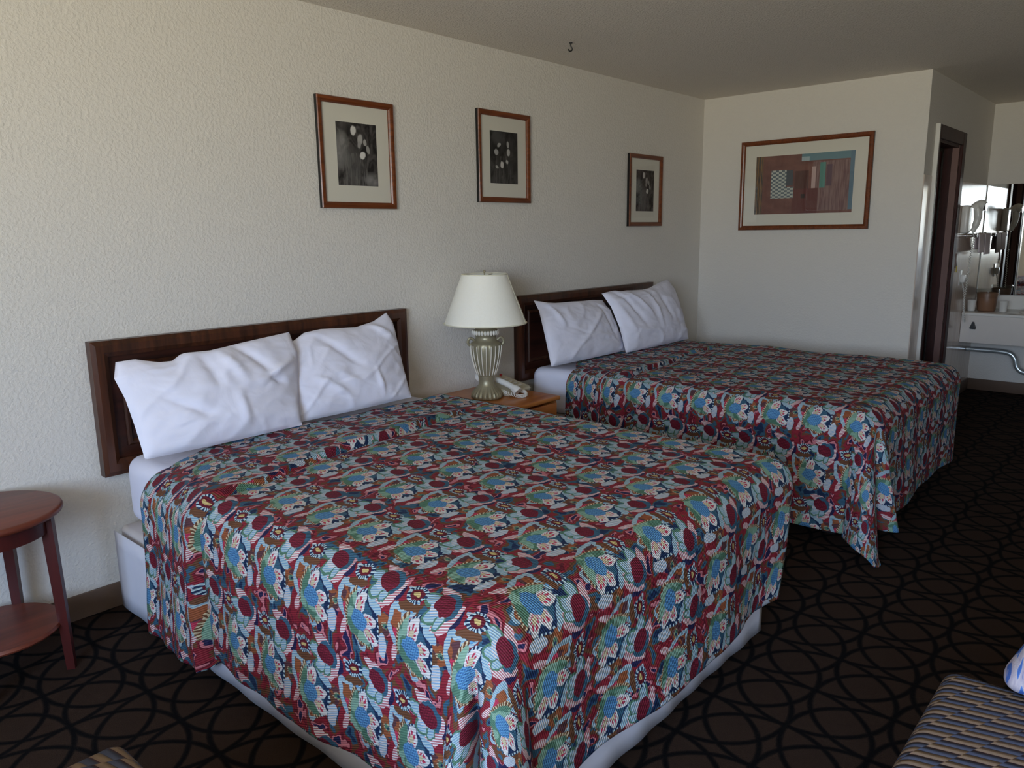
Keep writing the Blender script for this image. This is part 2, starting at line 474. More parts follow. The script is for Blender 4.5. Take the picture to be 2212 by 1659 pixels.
def smoothpath(pts, sub=6):
    P = [Vector(p) for p in pts]; out = []
    for i in range(len(P)-1):
        p0 = P[max(i-1, 0)]; p1 = P[i]; p2 = P[i+1]; p3 = P[min(i+2, len(P)-1)]
        for k in range(sub):
            t = k/sub
            out.append(0.5*((2*p1)+(-p0+p2)*t+(2*p0-5*p1+4*p2-p3)*t*t+(-p0+3*p1-3*p2+p3)*t**3))
    out.append(P[-1]); return out

# ------------------------------------------------------------------ room shell
H = 2.483; XE = 4.922; YP = -1.653; XF = 6.975; XW = -3.10; YR = -4.55
WY0, WY1, WZ0, WZ1 = -4.45, -2.45, 0.96, 2.26       # window opening in the front wall
struct('floor', XW-0.1, XF+0.1, YR-0.1, 0.1, -0.1, 0.0, M['carpet'])
struct('ceiling', XW-0.1, XF+0.1, YR-0.1, 0.1, H, H+0.1, M['ceil'])
struct('wall_left', XW-0.1, XE+0.1, 0.0, 0.1, 0.0, H, M['wall'])
struct('wall_end', XE, XE+0.10, YP, 0.0, 0.0, H, M['wall'])
DX0, DX1, DZ = 5.195, 5.865, 2.065
bm = bmesh.new()
add_box(bm, XE+0.10, DX0, YP, YP+0.1, 0, H); add_box(bm, DX1, XF, YP, YP+0.1, 0, H); add_box(bm, DX0, DX1, YP, YP+0.1, DZ, H)
o = from_bm('wall_passage', bm, M['wall']); o['kind'] = 'structure'
struct('wall_far', XF, XF+0.1, YR-0.1, 0.1, 0, H, M['wall'])
struct('wall_right', XW-0.1, XF+0.1, YR-0.1, YR, 0, H, M['wall'])
bm = bmesh.new()
add_box(bm, XW-0.1, XW, YR, WY0, 0, H); add_box(bm, XW-0.1, XW, WY1, 0, 0, H)
add_box(bm, XW-0.1, XW, WY0, WY1, 0, WZ0); add_box(bm, XW-0.1, XW, WY0, WY1, WZ1, H)
o = from_bm('wall_front', bm, M['wall']); o['kind'] = 'structure'
# closet room behind the passage door
struct('wall_closet', XE+0.10, XF, -0.45, -0.35, 0, H, M['wall'])
# window
w = bpy.data.objects.new('window_1', None); COL.objects.link(w); w.location = (XW-0.05, (WY0+WY1)/2, WZ0); w['kind'] = 'structure'
bm = bmesh.new()
f = 0.045
add_box(bm, XW-0.08, XW-0.02, WY0, WY0+f, WZ0, WZ1); add_box(bm, XW-0.08, XW-0.02, WY1-f, WY1, WZ0, WZ1)
add_box(bm, XW-0.08, XW-0.02, WY0+f, WY1-f, WZ0, WZ0+f); add_box(bm, XW-0.08, XW-0.02, WY0+f, WY1-f, WZ1-f, WZ1)
ym = (WY0+WY1)/2
add_box(bm, XW-0.075, XW-0.025, ym-0.025, ym+0.025, WZ0+f, WZ1-f)
from_bm('window_frame', bm, M['steel'], w)
box('window_pane', XW-0.053, XW-0.047, WY0+f, WY1-f, WZ0+f, WZ1-f, M['pane'], w, smooth=False)
box('window_sill', XW-0.02, XW+0.05, WY0-0.03, WY1+0.03, WZ0-0.03, WZ0, M['white'], w, 0.004)

# baseboards
struct('baseboard_left', XW, XE, -0.012, 0.0, 0, 0.10, M['base'], bev=0.003)
struct('baseboard_end', XE-0.012, XE, YP, -0.012, 0, 0.10, M['base'], bev=0.003)
struct('baseboard_passage', 5.97, XF-0.012, YP-0.012, YP, 0, 0.10, M['base'], bev=0.003)
struct('baseboard_far', XF-0.012, XF, YR, YP, 0, 0.10, M['base'], bev=0.003)

# door casing and the door left open into the dark room behind
d = bpy.data.objects.new('door_1', None); COL.objects.link(d); d.location = ((DX0+DX1)/2, YP, 0); d['kind'] = 'structure'
bm = bmesh.new()
cw = 0.095; yo = YP-0.022
add_box(bm, DX1, DX1+cw, yo, YP, 0, DZ+cw, 0.004, 1); add_box(bm, DX0-0.055, DX0, yo, YP, 0, DZ+cw, 0.004, 1)
add_box(bm, DX0, DX1, yo, YP, DZ, DZ+cw, 0.004, 1)
from_bm('door_casing', bm, M['doorw'], d)
bm = bmesh.new()
add_box(bm, DX1-0.018, DX1, YP, YP+0.045, 0, DZ); add_box(bm, DX0, DX0+0.018, YP, YP+0.045, 0, DZ)  # outer half of the jamb, in a lighter tan than the stop behind
from_bm('jamb_liner', bm, M['jamb'], d)
bm = bmesh.new()
add_box(bm, DX1-0.03, DX1, YP+0.045, YP+0.1, 0, DZ); add_box(bm, DX0, DX0+0.018, YP+0.045, YP+0.1, 0, DZ); add_box(bm, DX0+0.018, DX1-0.03, YP, YP+0.1, DZ-0.018, DZ)
from_bm('door_stop', bm, M['doorw'], d)
leaf = box('door_leaf', DX1-0.075, DX1-0.035, YP+0.11, YP+0.11+0.66, 0.01, 2.03, M['doorw'], d, 0.003)
v, q = lathe(0, 0, [(0.0, 0), (0.026, 0.0), (0.026, 0.006), (0.011, 0.012), (0.011, 0.032), (0.024, 0.042), (0.028, 0.055), (0.022, 0.066), (0.0, 0.07)], 20, cap=False)
R = Matrix.Translation((DX1-0.075, YP+0.30, 1.05)) @ Matrix.Rotation(-PI/2, 4, 'Y')
mk('door_knob', [R @ Vector(x) for x in v], q, M['chrome'], leaf)
# white strip as painted light on the left casing's edge; glossy panel on the passage wall
tr = struct('trim_1', DX0-0.070, DX0-0.056, YP-0.028, YP, 0, DZ+cw, M['white'], bev=0.003)
bm = bmesh.new()
add_box(bm, XE+0.002, DX0-0.080, YP-0.006, YP, 0.0, 1.81, 0.001, 1); add_box(bm, DX1+cw+0.002, XF-0.014, YP-0.006, YP, 0.102, 1.81, 0.001, 1)
o = from_bm('trim_2', bm, M['panel']); o['kind'] = 'structure'

# ------------------------------------------------------------------ beds
def rbox_grid(x0, x1, y0, y1, z0, z1, r, n=40, wob=0.0, seed=0, sag=0.0):
    """rounded box as a bevelled mesh, gently wobbled"""
    bm = bmesh.new(); add_box(bm, x0, x1, y0, y1, z0, z1, r, 6)
    bmesh.ops.subdivide_edges(bm, edges=[e for e in bm.edges if e.calc_length() > 0.15], cuts=14, use_grid_fill=True)
    if wob:
        for v in bm.verts:
            k = mnoise.noise_vector(v.co*3.0+Vector((seed, 0, 0)))
            v.co += k*wob
    return bm

def headboard(x0, label):
    x1 = x0+1.555; z0, z1 = 0.55, 1.08
    t = thing('headboard', ((x0+x1)/2, -0.002, z0), label, 'headboard', 'dark wood headboards')
    bm = bmesh.new()
    add_box(bm, x0+0.02, x1-0.02, -0.022, -0.002, z0+0.02, z1-0.02)
    from_bm('panel', bm, M['headw'], t)
    # mitred moulding: two steps
    def rail(nm, a0, a1, b0, b1, yb, yf, w, mat):
        bm = bmesh.new()
        o_ = [(a0, b0), (a1, b0), (a1, b1), (a0, b1)]; i_ = [(a0+w, b0+w), (a1-w, b0+w), (a1-w, b1-w), (a0+w, b1-w)]
        m_ = [(a0+w*.28, b0+w*.28), (a1-w*.28, b0+w*.28), (a1-w*.28, b1-w*.28), (a0+w*.28, b1-w*.28)]
        mm = [(a0+w*.72, b0+w*.72), (a1-w*.72, b0+w*.72), (a1-w*.72, b1-w*.72), (a0+w*.72, b1-w*.72)]
        rings = [[(x, yb, z) for x, z in o_], [(x, yf+0.006, z) for x, z in o_], [(x, yf, z) for x, z in m_],
                 [(x, yf, z) for x, z in mm], [(x, yf+0.010, z) for x, z in i_], [(x, yb, z) for x, z in i_]]
        V = [[bm.verts.new(p) for p in r_] for r_ in rings]
        for a in range(len(rings)-1):
            for k in range(4): bm.faces.new((V[a][k], V[a][(k+1) % 4], V[a+1][(k+1) % 4], V[a+1][k]))
        for k in range(4): bm.faces.new((V[-1][k], V[-1][(k+1) % 4], V[0][(k+1) % 4], V[0][k]))
        return from_bm(nm, bm, mat, t, smooth=False)
    rail('outer_frame', x0, x1, z0, z1, -0.002, -0.050, 0.062, M['headwv'])
    rail('inner_moulding', x0+0.105, x1-0.105, z0-0.0+0.105, z1-0.095, -0.020, -0.034, 0.022, M['headwv'])
    return t
headboard(0.130, 'dark mahogany framed headboard on the wall behind the nearer bed, left of the lamp')
headboard(2.579, 'dark mahogany framed headboard on the wall behind the farther bed, right of the lamp')

def bed(x0, x1, label, sk=0.315):
    cx = (x0+x1)/2; yf = -2.07
    t = thing('bed', (cx, -1.06, 0), label, 'bed', 'queen beds')
    from_bm('mattress', rbox_grid(x0+0.045, x1, yf, -0.065, 0.355, 0.632, 0.055, wob=0.010, seed=x0), M['sheet'], t, angle=80)
    # box spring with fitted cover, and a gently pleated skirt panel below it
    from_bm('box_spring', rbox_grid(x0+0.006, x1-0.105, yf+0.008, -0.062, 0.10, 0.352, 0.02, wob=0.010, seed=x0+5), M['boxs'], t, angle=80)
    vs, fs = [], []
    path = [(x0-0.012, -0.07), (x0-0.012, yf+0.0), (x1-0.095, yf), (x1-0.095, -0.07)]
    pts = []
    for (a, b) in zip(path[:-1], path[1:]):
        n = 60
        for k in range(n): pts.append((a[0]+(b[0]-a[0])*k/n, a[1]+(b[1]-a[1])*k/n))
    pts.append(path[-1])
    for i, (x, y) in enumerate(pts):
        for j in range(6):
            z = 0.34-sk*j/5
            w_ = 0.0025*math.sin(i*0.9)*j/5+0.002*math.sin(i*0.23)
            nx, ny = (1, 0) if (i < 60 or i > 120) else (0, 1)
            sx = -1 if i < 60 else 1
            vs.append((x+nx*sx*(w_+0.008), y-ny*(w_+0.008), z))
    for i in range(len(pts)-1):
        for j in range(5):
            a = i*6+j; fs.append((a, a+1, a+7, a+6))
    o = mk('bed_skirt', vs, fs, M['skirt'], t, angle=80)
    s = o.modifiers.new('thick', 'SOLIDIFY'); s.thickness = 0.003; s.offset = 0
    for lx in (x0+0.12, x1-0.12):
        for ly in (-0.2, yf+0.15): box('leg', lx-0.03, lx+0.03, ly-0.03, ly+0.03, 0, 0.11, M['dark'], t)
    return t
bed(0.150, 1.665, 'queen bed nearest the camera, made up with white sheets, head left of the lamp')
bed(2.625, 4.165, 'queen bed farther from the camera, made up with white sheets, head right of the lamp', 0.19)

def bedspread(x0, x1, yh, yf, ztop, dropL, dropF, crease, groove, lobes, seed, mat, label, sideflare, tipround, headcurve):
    R = 0.105
    cx = (x0+x1)/2; w = (x1-x0)/2-R; L = (yh-yf)-R
    ns, nt = 250, 250
    fl = dropL - R + R*PI/2            # cloth length that hangs at the sides
    ff = dropF - R + R*PI/2
    S = np.concatenate([np.linspace(-w-fl, -w, 76)[:-1], np.linspace(-w, w, 110), np.linspace(w, w+fl, 66)[1:]])
    T = np.concatenate([np.linspace(0, L, 150)[:-1], np.linspace(L, L+ff, 80)])
    V = []; UV = []
    def drop(e):
        if e <= R*PI/2: return R*math.sin(e/R), R*(1-math.cos(e/R))
        return R, R+(e-R*PI/2)
    for t in T:
        for s in S:
            ex = max(abs(s)-w, 0.0)*(1.0+(0.13*min(1, max(0, (0.62-t)/0.06)) if s < 0 else 0)); ey = max(t-L, 0.0); sg = -1 if s < 0 else 1
            c0, c1, hgt = crease
            tc = c0+(c1-c0)*((s/w)+1)/2 if abs(s) < w else (c0 if s < 0 else c1)
            tc += 0.012*math.sin(s*9+seed)
            dd = tc-t
            if ex > 0 and ey > 0:
                r = math.hypot(ex, ey); th = math.atan2(ey, ex)
                r2 = r*(1-(tipround if s < 0 else 0.46)*math.sin(2*th)**2*min(1, r/ff))
                o_, d_ = drop(r2)
                dep = max(0, (d_-R*0.5))/dropF
                fo = 0.0
                for (c, wd, am) in (lobes if s < 0 else ()): fo += am*math.exp(-((math.degrees(th)-c)/wd)**2)
                gx = math.exp(-((math.degrees(th)-groove[0])/groove[1])**2)
                fo -= groove[2]*gx*(1 if s < 0 else 0)
                o2 = o_ + dep**1.1*(fo + sideflare*(1 if s < 0 else 0.2))
                px = cx+sg*(w+o2*math.cos(th)); py = yh-(L+o2*math.sin(th)); pz = ztop-d_
            else:
                px = cx+s if ex == 0 else cx+sg*(w+drop(ex)[0]); py = yh-t if ey == 0 else yh-(L+drop(ey)[0])
                d_ = drop(max(ex, ey))[1] if max(ex, ey) > 0 else 0
                pz = ztop-d_
                dep = max(0, d_-R*0.5)/dropL
                if ex > 0:     # side hang: soft vertical folds
                    if s < 0: px -= 0.030*dep*(math.exp(-max(0, dd)/0.14)*min(1, max(0, dd)/0.018) - 0.8*math.exp(-((dd+0.006)/0.016)**2))
                    fd = 0.012*math.sin(t*7.3+seed+sg)+0.008*math.sin(t*15.1+seed*2)+0.004*math.sin(t*31+seed)
                    px += sg*(fd*dep+sideflare*dep**1.1*(0.45+0.55*min(1, max(0, (t-0.3)/max(L-0.3, .1)))))
                if ey > 0:
                    fd = 0.013*math.sin(s*6.1+seed)+0.007*math.sin(s*13.7+seed*3)
                    py -= fd*dep+sideflare*dep**1.1*0.8
            # the far foot corner hangs in towards the bed
            if s > 0.5*w:
                k1 = min(1.0, (s-0.5*w)/(0.5*w))*max(0.0, min(1.0, (t-(L-0.35))/0.35))
                px -= 0.115*k1*max(0.0, min(1.3, dep))**1.4
            # head edge bows with the pillows
            if t < 0.5 and s < -w*0.6:
                py -= 0.17*min(1.0, (-s/w-0.6)/0.4)**1.5*(1-t/0.5)
            if t < 0.5:
                py += headcurve*(1-t/0.5)*math.cos(PI*max(-1, min(1, s/w))*0.5)
            # the tucked crease: the head part puffs over the foot part
            pf = 0.0
            if dd > 0: pf = hgt*math.exp(-dd/0.16)*min(1.0, dd/0.016)-0.35*hgt*math.exp(-(dd/0.012)**2)
            else: pf = -0.35*hgt*math.exp(-(dd/0.030)**2)-0.55*hgt*math.exp(-((dd+0.014)/0.010)**2)
            if abs(s) < w*0.9: py -= 0.016*max(0.0, min(1.0, dd/0.016))*math.exp(-max(0.0, dd)/0.05)
            fade = 0.75+0.25*math.sin(s*5.0+seed)
            if s > w*0.55: fade *= max(0.0, 1-(s-w*0.55)/(w*0.45))
            if ey == 0:
                if ex == 0: pz += pf*fade
                else:
                    a_ = min(1, ex/(R*PI/2))*PI/2
                    px += sg*pf*fade*math.sin(a_)*(1.0 if s < 0 else 0.3); pz += pf*fade*math.cos(a_)
            # broad unevenness
            nz = mnoise.noise(Vector((s*2.2+seed, t*2.2, seed)))*0.010+mnoise.noise(Vector((s*6+seed, t*6, seed)))*0.004+mnoise.noise(Vector((s*14+seed, t*9, seed)))*0.0022
            if ex == 0 and ey == 0: pz += nz
            elif ex > 0 and ey == 0: px += sg*nz*1.2; pz += nz*max(0, 1-ex/0.1)
            elif ey > 0 and ex == 0: py -= nz*1.2; pz += nz*max(0, 1-ey/0.1)
            else: pz += nz*max(0, 1-math.hypot(ex, ey)/0.1)
            # pillow-top crown
            if ex == 0 and ey == 0: pz += 0.010*math.cos(PI*s/(2*w))*math.cos(PI*(t/L-0.5))
            V.append((px, py, max(pz, 0.014+0.004*abs(math.sin(s*40+t*30))))); UV.append((s+cx, -t))
    n = len(S); F = []
    for j in range(len(T)-1):
        for i in range(n-1):
            a = j*n+i; F.append((a, a+n, a+n+1, a+1))
    o = mk('bedspread', V, F, mat, None, True, (cx, (yh+yf)/2, ztop), UV, angle=170)
    md = o.modifiers.new('thick', 'SOLIDIFY'); md.thickness = 0.007; md.offset = -1
    tag(o, label, 'bedspread', 'floral bedspreads')
    return o
bedspread(0.075, 1.735, -0.33, -2.140, 0.668, 0.500, 0.480, (0.56, 0.33, 0.026), (28, 6, 0.17), [(8, 14, 0.07), (58, 26, 0.13)], 1.3,
          M['spread'], 'multicoloured floral bedspread of the nearer bed, showing a white skirt strip below its hem', 0.022, 0.28, -0.01)
bedspread(2.560, 4.225, -0.25, -2.150, 0.664, 0.585, 0.545, (0.55, 0.40, 0.020), (62, 7, 0.10), [(30, 22, 0.17), (80, 11, 0.10)], 4.1,
          M['spread2'], 'multicoloured floral bedspread of the farther bed, its corner trailing to the carpet', 0.020, 0.12, 0.0)

# ------------------------------------------------------------------ pillows
def interp(poly, n):
    P = [Vector(p) for p in poly]; d = [0]
    for a, b in zip(P[:-1], P[1:]): d.append(d[-1]+(b-a).length)
    out = []
    for k in range(n):
        u = d[-1]*k/(n-1); i = 0
        while i < len(d)-2 and d[i+1] < u: i += 1
        f_ = (u-d[i])/max(d[i+1]-d[i], 1e-9); out.append(P[i].lerp(P[i+1], f_))
    return out

def pillow(top, right, bottom, left, y0, thick, seed, folds, label, kk=0.5, z0=0.66, back=0.35):
    """boundaries in (x, z), running left->right and top->bottom, on a leaning plane"""
    n = 73
    l3 = lambda pl: interp([(x, y0+kk*(z-z0), z) for x, z in pl], n)
    T, B, Lf, Rt = l3(top), l3(bottom), l3(left), l3(right)
    nrm = Vector((0, -1, kk)).normalized()
    rng = random.Random(seed)
    auto = []
    for _ in range(13):
        a = (rng.uniform(0.05, 0.95), rng.uniform(0.05, 0.95)); an = rng.uniform(0, PI); ln = rng.uniform(0.15, 0.38)
        auto.append((a[0], a[1], a[0]+math.cos(an)*ln, a[1]+math.sin(an)*ln, rng.uniform(0.012, 0.03), rng.uniform(-0.006, 0.006)))
    allf = list(folds)+auto
    fr, bk = [], []
    for j in range(n):
        v = j/(n-1)
        for i in range(n):
            u = i/(n-1)
            p = (T[i]*(1-v)+B[i]*v+Lf[j]*(1-u)+Rt[j]*u
                 - (T[0]*(1-u)*(1-v)+T[-1]*u*(1-v)+B[0]*(1-u)*v+B[-1]*u*v))
            s, t = 2*u-1, 2*v-1
            e = max(0.0, (1-abs(s)**2.4)*(1-abs(t)**2.4))
            prof = e**0.55
            rim = min(1.0, min(u, 1-u, v, 1-v)/0.035)
            h = 0.0
            for (a, b, c, d_, wd, am) in allf:
                ax, ay = u-a, v-b; bx, by = c-a, d_-b; L2 = bx*bx+by*by
                q = max(0, min(1, (ax*bx+ay*by)/L2)); dx, dy = ax-bx*q, ay-by*q
                h += am*math.exp(-(dx*dx+dy*dy)/(wd*wd))*math.sin(PI*min(1, max(0.0, 0.12+0.88*q)))
            q1 = mnoise.noise(Vector((u*2.6+v*1.6+seed*3, v*1.3-u*0.9, seed*2.3))); q2 = mnoise.noise(Vector((u*7-v*3+seed, v*6+u*2, seed*5.1)))
            h += 0.0065*max(0.0, 1-abs(q1)*7)+0.0015*max(0.0, 1-abs(q2)*7)
            h += 0.010*mnoise.noise(Vector((u*4+seed, v*4, seed*1.7)))+0.004*mnoise.noise(Vector((u*11+seed, v*11, 3)))
            fr.append(p+nrm*(thick*prof+h*rim)); bk.append(p-nrm*(thick*back*prof))
    F = []
    for j in range(n-1):
        for i in range(n-1):
            a = j*n+i; F.append((a, a+n, a+n+1, a+1)); b = a+n*n; F.append((b, b+1, b+n+1, b+n))
    def bd():
        r_ = [(0, i) for i in range(n)]+[(j, n-1) for j in range(1, n)]+[(n-1, i) for i in range(n-2, -1, -1)]+[(j, 0) for j in range(n-2, 0, -1)]
        return [j*n+i for j, i in r_]
    bl = bd()
    for a, b in zip(bl, bl[1:]+bl[:1]): F.append((a, b, b+n*n, a+n*n))
    bx = sum((p.x for p in fr), 0)/len(fr)
    o = mk('pillow', fr+bk, F, M['sheet'], None, True, (bx, y0, 0.66), angle=70)
    tag(o, label, 'pillow', 'white pillows against the headboards')
    return o

# nearer bed, left pillow (overlaps the right one)
pillow([(0.151,1.020),(0.22,1.022),(0.300,1.000),(0.350,0.998),(0.394,1.020),(0.501,1.017),(0.652,1.033),(0.758,1.042),(0.884,1.052)],
       [(0.884,1.052),(0.888,0.96),(0.850,0.86),(0.815,0.76),(0.80,0.682)],
       [(0.150,0.684),(0.40,0.680),(0.80,0.682)],
       [(0.151,1.020),(0.130,0.966),(0.146,0.891),(0.150,0.795),(0.150,0.684)], -0.395, 0.085, 3,
       [(0.50,0.02,0.62,0.55,0.035,0.016),(0.62,0.05,0.80,0.50,0.03,-0.016),(0.86,0.55,0.70,0.42,0.03,-0.014),(0.72,0.50,0.95,0.30,0.035,0.020),
        (0.15,0.45,0.45,0.80,0.03,-0.010),(0.42,0.10,0.46,0.5,0.03,-0.014),(0.55,0.55,0.60,0.95,0.03,0.012)],
       'white pillow left of the pair on the nearer bed, its pillowcase corner overlapping its neighbour')
pillow([(0.800,0.985),(0.91,1.003),(0.985,1.035),(1.061,1.041),(1.132,1.038),(1.264,1.031),(1.38,1.048),(1.477,1.082)],
       [(1.477,1.082),(1.495,1.038),(1.470,0.90),(1.455,0.78),(1.45,0.684)],
       [(0.79,0.682),(1.10,0.680),(1.45,0.684)],
       [(0.800,0.985),(0.785,0.85),(0.79,0.682)], -0.345, 0.080, 8,
       [(0.75,0.02,0.95,0.35,0.03,0.014),(0.30,0.10,0.62,0.62,0.035,-0.013),(0.20,0.55,0.50,0.95,0.03,0.012),(0.68,0.6,0.72,0.95,0.02,0.012)],
       'white pillow right of the pair on the nearer bed, with a raised right corner')
pillow([(2.612,1.058),(2.700,1.038),(2.776,1.028),(2.884,1.025),(3.008,1.021),(3.178,1.018),(3.300,1.010)],
       [(3.300,1.010),(3.33,0.85),(3.34,0.680)],
       [(2.545,0.680),(2.90,0.678),(3.34,0.680)],
       [(2.612,1.058),(2.625,0.995),(2.590,0.843),(2.545,0.680)], -0.335, 0.080, 14,
       [(0.35,0.75,0.85,0.15,0.03,0.015),(0.10,0.10,0.20,0.5,0.03,0.012),(0.80,0.15,0.85,0.8,0.03,-0.014)],
       'white pillow left of the pair on the farther bed, beside the lamp')
pillow([(3.240,1.060),(3.381,1.069),(3.420,1.058),(3.487,1.060),(3.70,1.052),(3.82,1.058),(3.988,1.088),(4.120,1.104)],
       [(4.120,1.104),(4.150,1.026),(4.10,0.83),(4.08,0.680)],
       [(3.250,0.680),(3.70,0.678),(4.08,0.680)],
       [(3.240,1.060),(3.285,0.97),(3.290,0.84),(3.250,0.680)], -0.395, 0.085, 21,
       [(0.10,0.02,0.30,0.75,0.03,-0.018),(0.20,0.02,0.42,0.60,0.025,0.016),(0.45,0.10,0.52,0.8,0.025,0.012),(0.60,0.15,0.72,0.7,0.03,-0.012),(0.02,0.2,0.15,0.9,0.03,0.012)],
       'white pillow right of the pair on the farther bed, its corner rising above the headboard')

# ------------------------------------------------------------------ nightstand, lamp, phone
NX0, NX1, NY0, NY1, NZ = 1.790, 2.330, -0.565, -0.016, 0.575
t = thing('nightstand', ((NX0+NX1)/2, (NY0+NY1)/2, 0), 'honey oak nightstand between the two beds, under the lamp', 'nightstand')
box('top', NX0, NX1, NY0, NY1, NZ-0.024, NZ, M['oak'], t, 0.008, 3)
bm = bmesh.new()
add_box(bm, NX0+0.02, NX0+0.038, NY0+0.02, NY1-0.01, 0.0, NZ-0.024); add_box(bm, NX1-0.038, NX1-0.02, NY0+0.02, NY1-0.01, 0.0, NZ-0.024)
add_box(bm, NX0+0.038, NX1-0.038, NY1-0.03, NY1-0.01, 0.06, NZ-0.024); add_box(bm, NX0+0.038, NX1-0.038, NY0+0.03, NY1-0.03, 0.06, 0.08)
from_bm('cabinet_body', bm, M['oak'], t)
dr = box('drawer', NX0+0.03, NX1-0.03, NY0+0.004, NY0+0.022, 0.40, NZ-0.035, M['oak'], t, 0.004)
v, q = lathe(0, 0, [(0.0, 0), (0.008, 0.0), (0.008, 0.012), (0.016, 0.018), (0.014, 0.028), (0, 0.03)], 16, cap=False)
R = Matrix.Translation(((NX0+NX1)/2, NY0+0.004, 0.48)) @ Matrix.Rotation(PI/2, 4, 'X')
mk('drawer_knob', [R @ Vector(x) for x in v], q, M['urn'], dr)

LX, LY = 2.030, -0.285
def zp(py): return 0.5755+(862-py)*0.00249
t = thing('table_lamp', (LX, LY, NZ), 'table lamp with cream cone shade on a ribbed pewter urn base, on the nightstand', 'lamp')
prof_b = [(0.0, zp(862)), (0.080, zp(862)), (0.084, zp(859)), (0.082, zp(855)), (0.079, zp(850)), (0.066, zp(842)), (0.050, zp(835)), (0.042, zp(830)), (0.041, zp(820)), (0.044, zp(816)), (0.045, zp(812))]
v, q = lathe(LX, LY, prof_b, 72, lambda i, th: 1+(0.05*math.cos(24*th) if 2 <= i <= 5 else 0), cap=False)
mk('lamp_foot', v, q, M['urn'], t, angle=60)
prof_u = [(0.045, zp(812)), (0.050, zp(809)), (0.056, zp(803)), (0.063, zp(794)), (0.070, zp(784)), (0.077, zp(772)), (0.082, zp(760)), (0.085, zp(750)), (0.085, zp(744)), (0.080, zp(739)), (0.066, zp(736)), (0.058, zp(733)), (0.055, zp(728)), (0.056, zp(724)), (0.064, zp(721))]
v, q = lathe(LX, LY, prof_u, 120, lambda i, th: 1-(0.035*(0.5+0.5*math.cos(20*th))**2 if 1 <= i <= 8 else 0), cap=False)
mk('urn_body', v, q, M['urn'], t, angle=60)
parts = []
for k in range(20):
    th = 2*PI*(k+0.5)/20
    pts = [(LX+(r+0.001)*math.cos(th), LY+(r+0.001)*math.sin(th), z) for r, z in prof_u[1:9]]
    parts.append(tube(smoothpath(pts, 3), 0.0026, 6))
v, q = joinvf(parts); mk('white_ribs', v, q, M['urnw'], t)
parts = []
for k in range(26):
    th = 2*PI*k/26
    parts.append(lathe(LX+0.069*math.cos(th), LY+0.069*math.sin(th), [(0.001, zp(722)), (0.006, zp(720)), (0.0075, zp(716)), (0.006, zp(712.5)), (0.001, zp(711))], 8))
v, q = joinvf(parts); mk('beaded_collar', v, q, M['urnw'], t)
v, q = lathe(LX, LY, [(0.064, zp(721)), (0.067, zp(716)), (0.062, zp(711)), (0.050, zp(707)), (0.030, zp(703)), (0.020, zp(698)), (0.014, zp(690)), (0.012, zp(672)), (0.0, zp(672))], 40, cap=False)
mk('neck_cap', v, q, M['urn'], t, angle=60)
for sgn in (-1, 1):
    a = math.radians(-43) + (0 if sgn > 0 else PI)
    dx, dy = math.cos(a), math.sin(a)
    pts = [(LX+dx*r, LY+dy*r, z) for r, z in ((0.060, zp(735)), (0.080, zp(729)), (0.094, zp(733)), (0.096, zp(740)), (0.084, zp(745)), (0.078, zp(741)))]
    v, q = tube(smoothpath(pts, 5), [0.007]*31, 8) if False else tube(smoothpath(pts, 5), 0.0075, 8)
    mk('handle', v, q, M['urn'], t)
# shade: thin double wall
zb, zt, rb, rt = 0.985, 1.250, 0.222, 0.122
v, q = lathe(LX, LY, [(rb, zb), (rt, zt), (rt-0.002, zt), (rb-0.002, zb)], 64, cap=False)
q += [(3*64+k, 3*64+(k+1) % 64, (k+1) % 64, k) for k in range(64)]
sh = mk('lamp_shade', v, q, M['shade'], t, angle=60)
tr_ = []
for (r, z) in ((rb, zb+0.003), (rt, zt-0.003)):
    tr_.append(tube([(LX+r*math.cos(2*PI*k/64), LY+r*math.sin(2*PI*k/64), z) for k in range(64)], 0.0035, 6, closed=True))
for th in (math.radians(-62),):
    tr_.append(tube([(LX+(rb+0.0005)*math.cos(th), LY+(rb+0.0005)*math.sin(th), zb), (LX+(rt+0.0005)*math.cos(th), LY+(rt+0.0005)*math.sin(th), zt)], 0.0012, 5))
v, q = joinvf(tr_); mk('shade_trim', v, q, M['trim_fab'], sh)
sp = [tube([(LX, LY, 1.045), (LX, LY, 1.262)], 0.004, 8)]
for k in range(3):
    th = 2*PI*k/3+0.4
    sp.append(tube([(LX, LY, 1.235), (LX+rt*0.98*math.cos(th), LY+rt*0.98*math.sin(th), 1.244)], 0.0022, 6))
sp.append(lathe(LX, LY, [(0.001, 1.255), (0.008, 1.258), (0.006, 1.266), (0.001, 1.270)], 12))
v, q = joinvf(sp); mk('shade_spider', v, q, M['urn'], t)

# telephone: wedge base, handset lying on it, coiled cord
PX, PY = 2.225, -0.255
t = thing('telephone', (PX, PY, NZ), 'cream desk telephone with coiled cord, on the nightstand right of the lamp', 'telephone')
Rz = Matrix.Translation((PX, PY, NZ)) @ Matrix.Rotation(math.radians(8), 4, 'Z') @ Matrix.Scale(1.12, 4)
def tr4(vs, Mx): return [Mx @ Vector(x) for x in vs]
wv = [(-.11,-.09,.002),(.10,-.09,.002),(.10,.10,.002),(-.11,.10,.002),(-.108,-.088,.020),(.098,-.088,.020),(.098,.098,.068),(-.108,.098,.068)]
bm = bmesh.new(); vv = [bm.verts.new(x) for x in wv]
for fc in ((0,3,2,1),(4,5,6,7),(0,1,5,4),(1,2,6,5),(2,3,7,6),(3,0,4,7)): bm.faces.new([vv[i] for i in fc])
bmesh.ops.bevel(bm, geom=list(bm.edges), offset=0.008, segments=3, affect='EDGES')
bmesh.ops.transform(bm, matrix=Rz, verts=bm.verts)
from_bm('phone_base', bm, M['beige'], t)
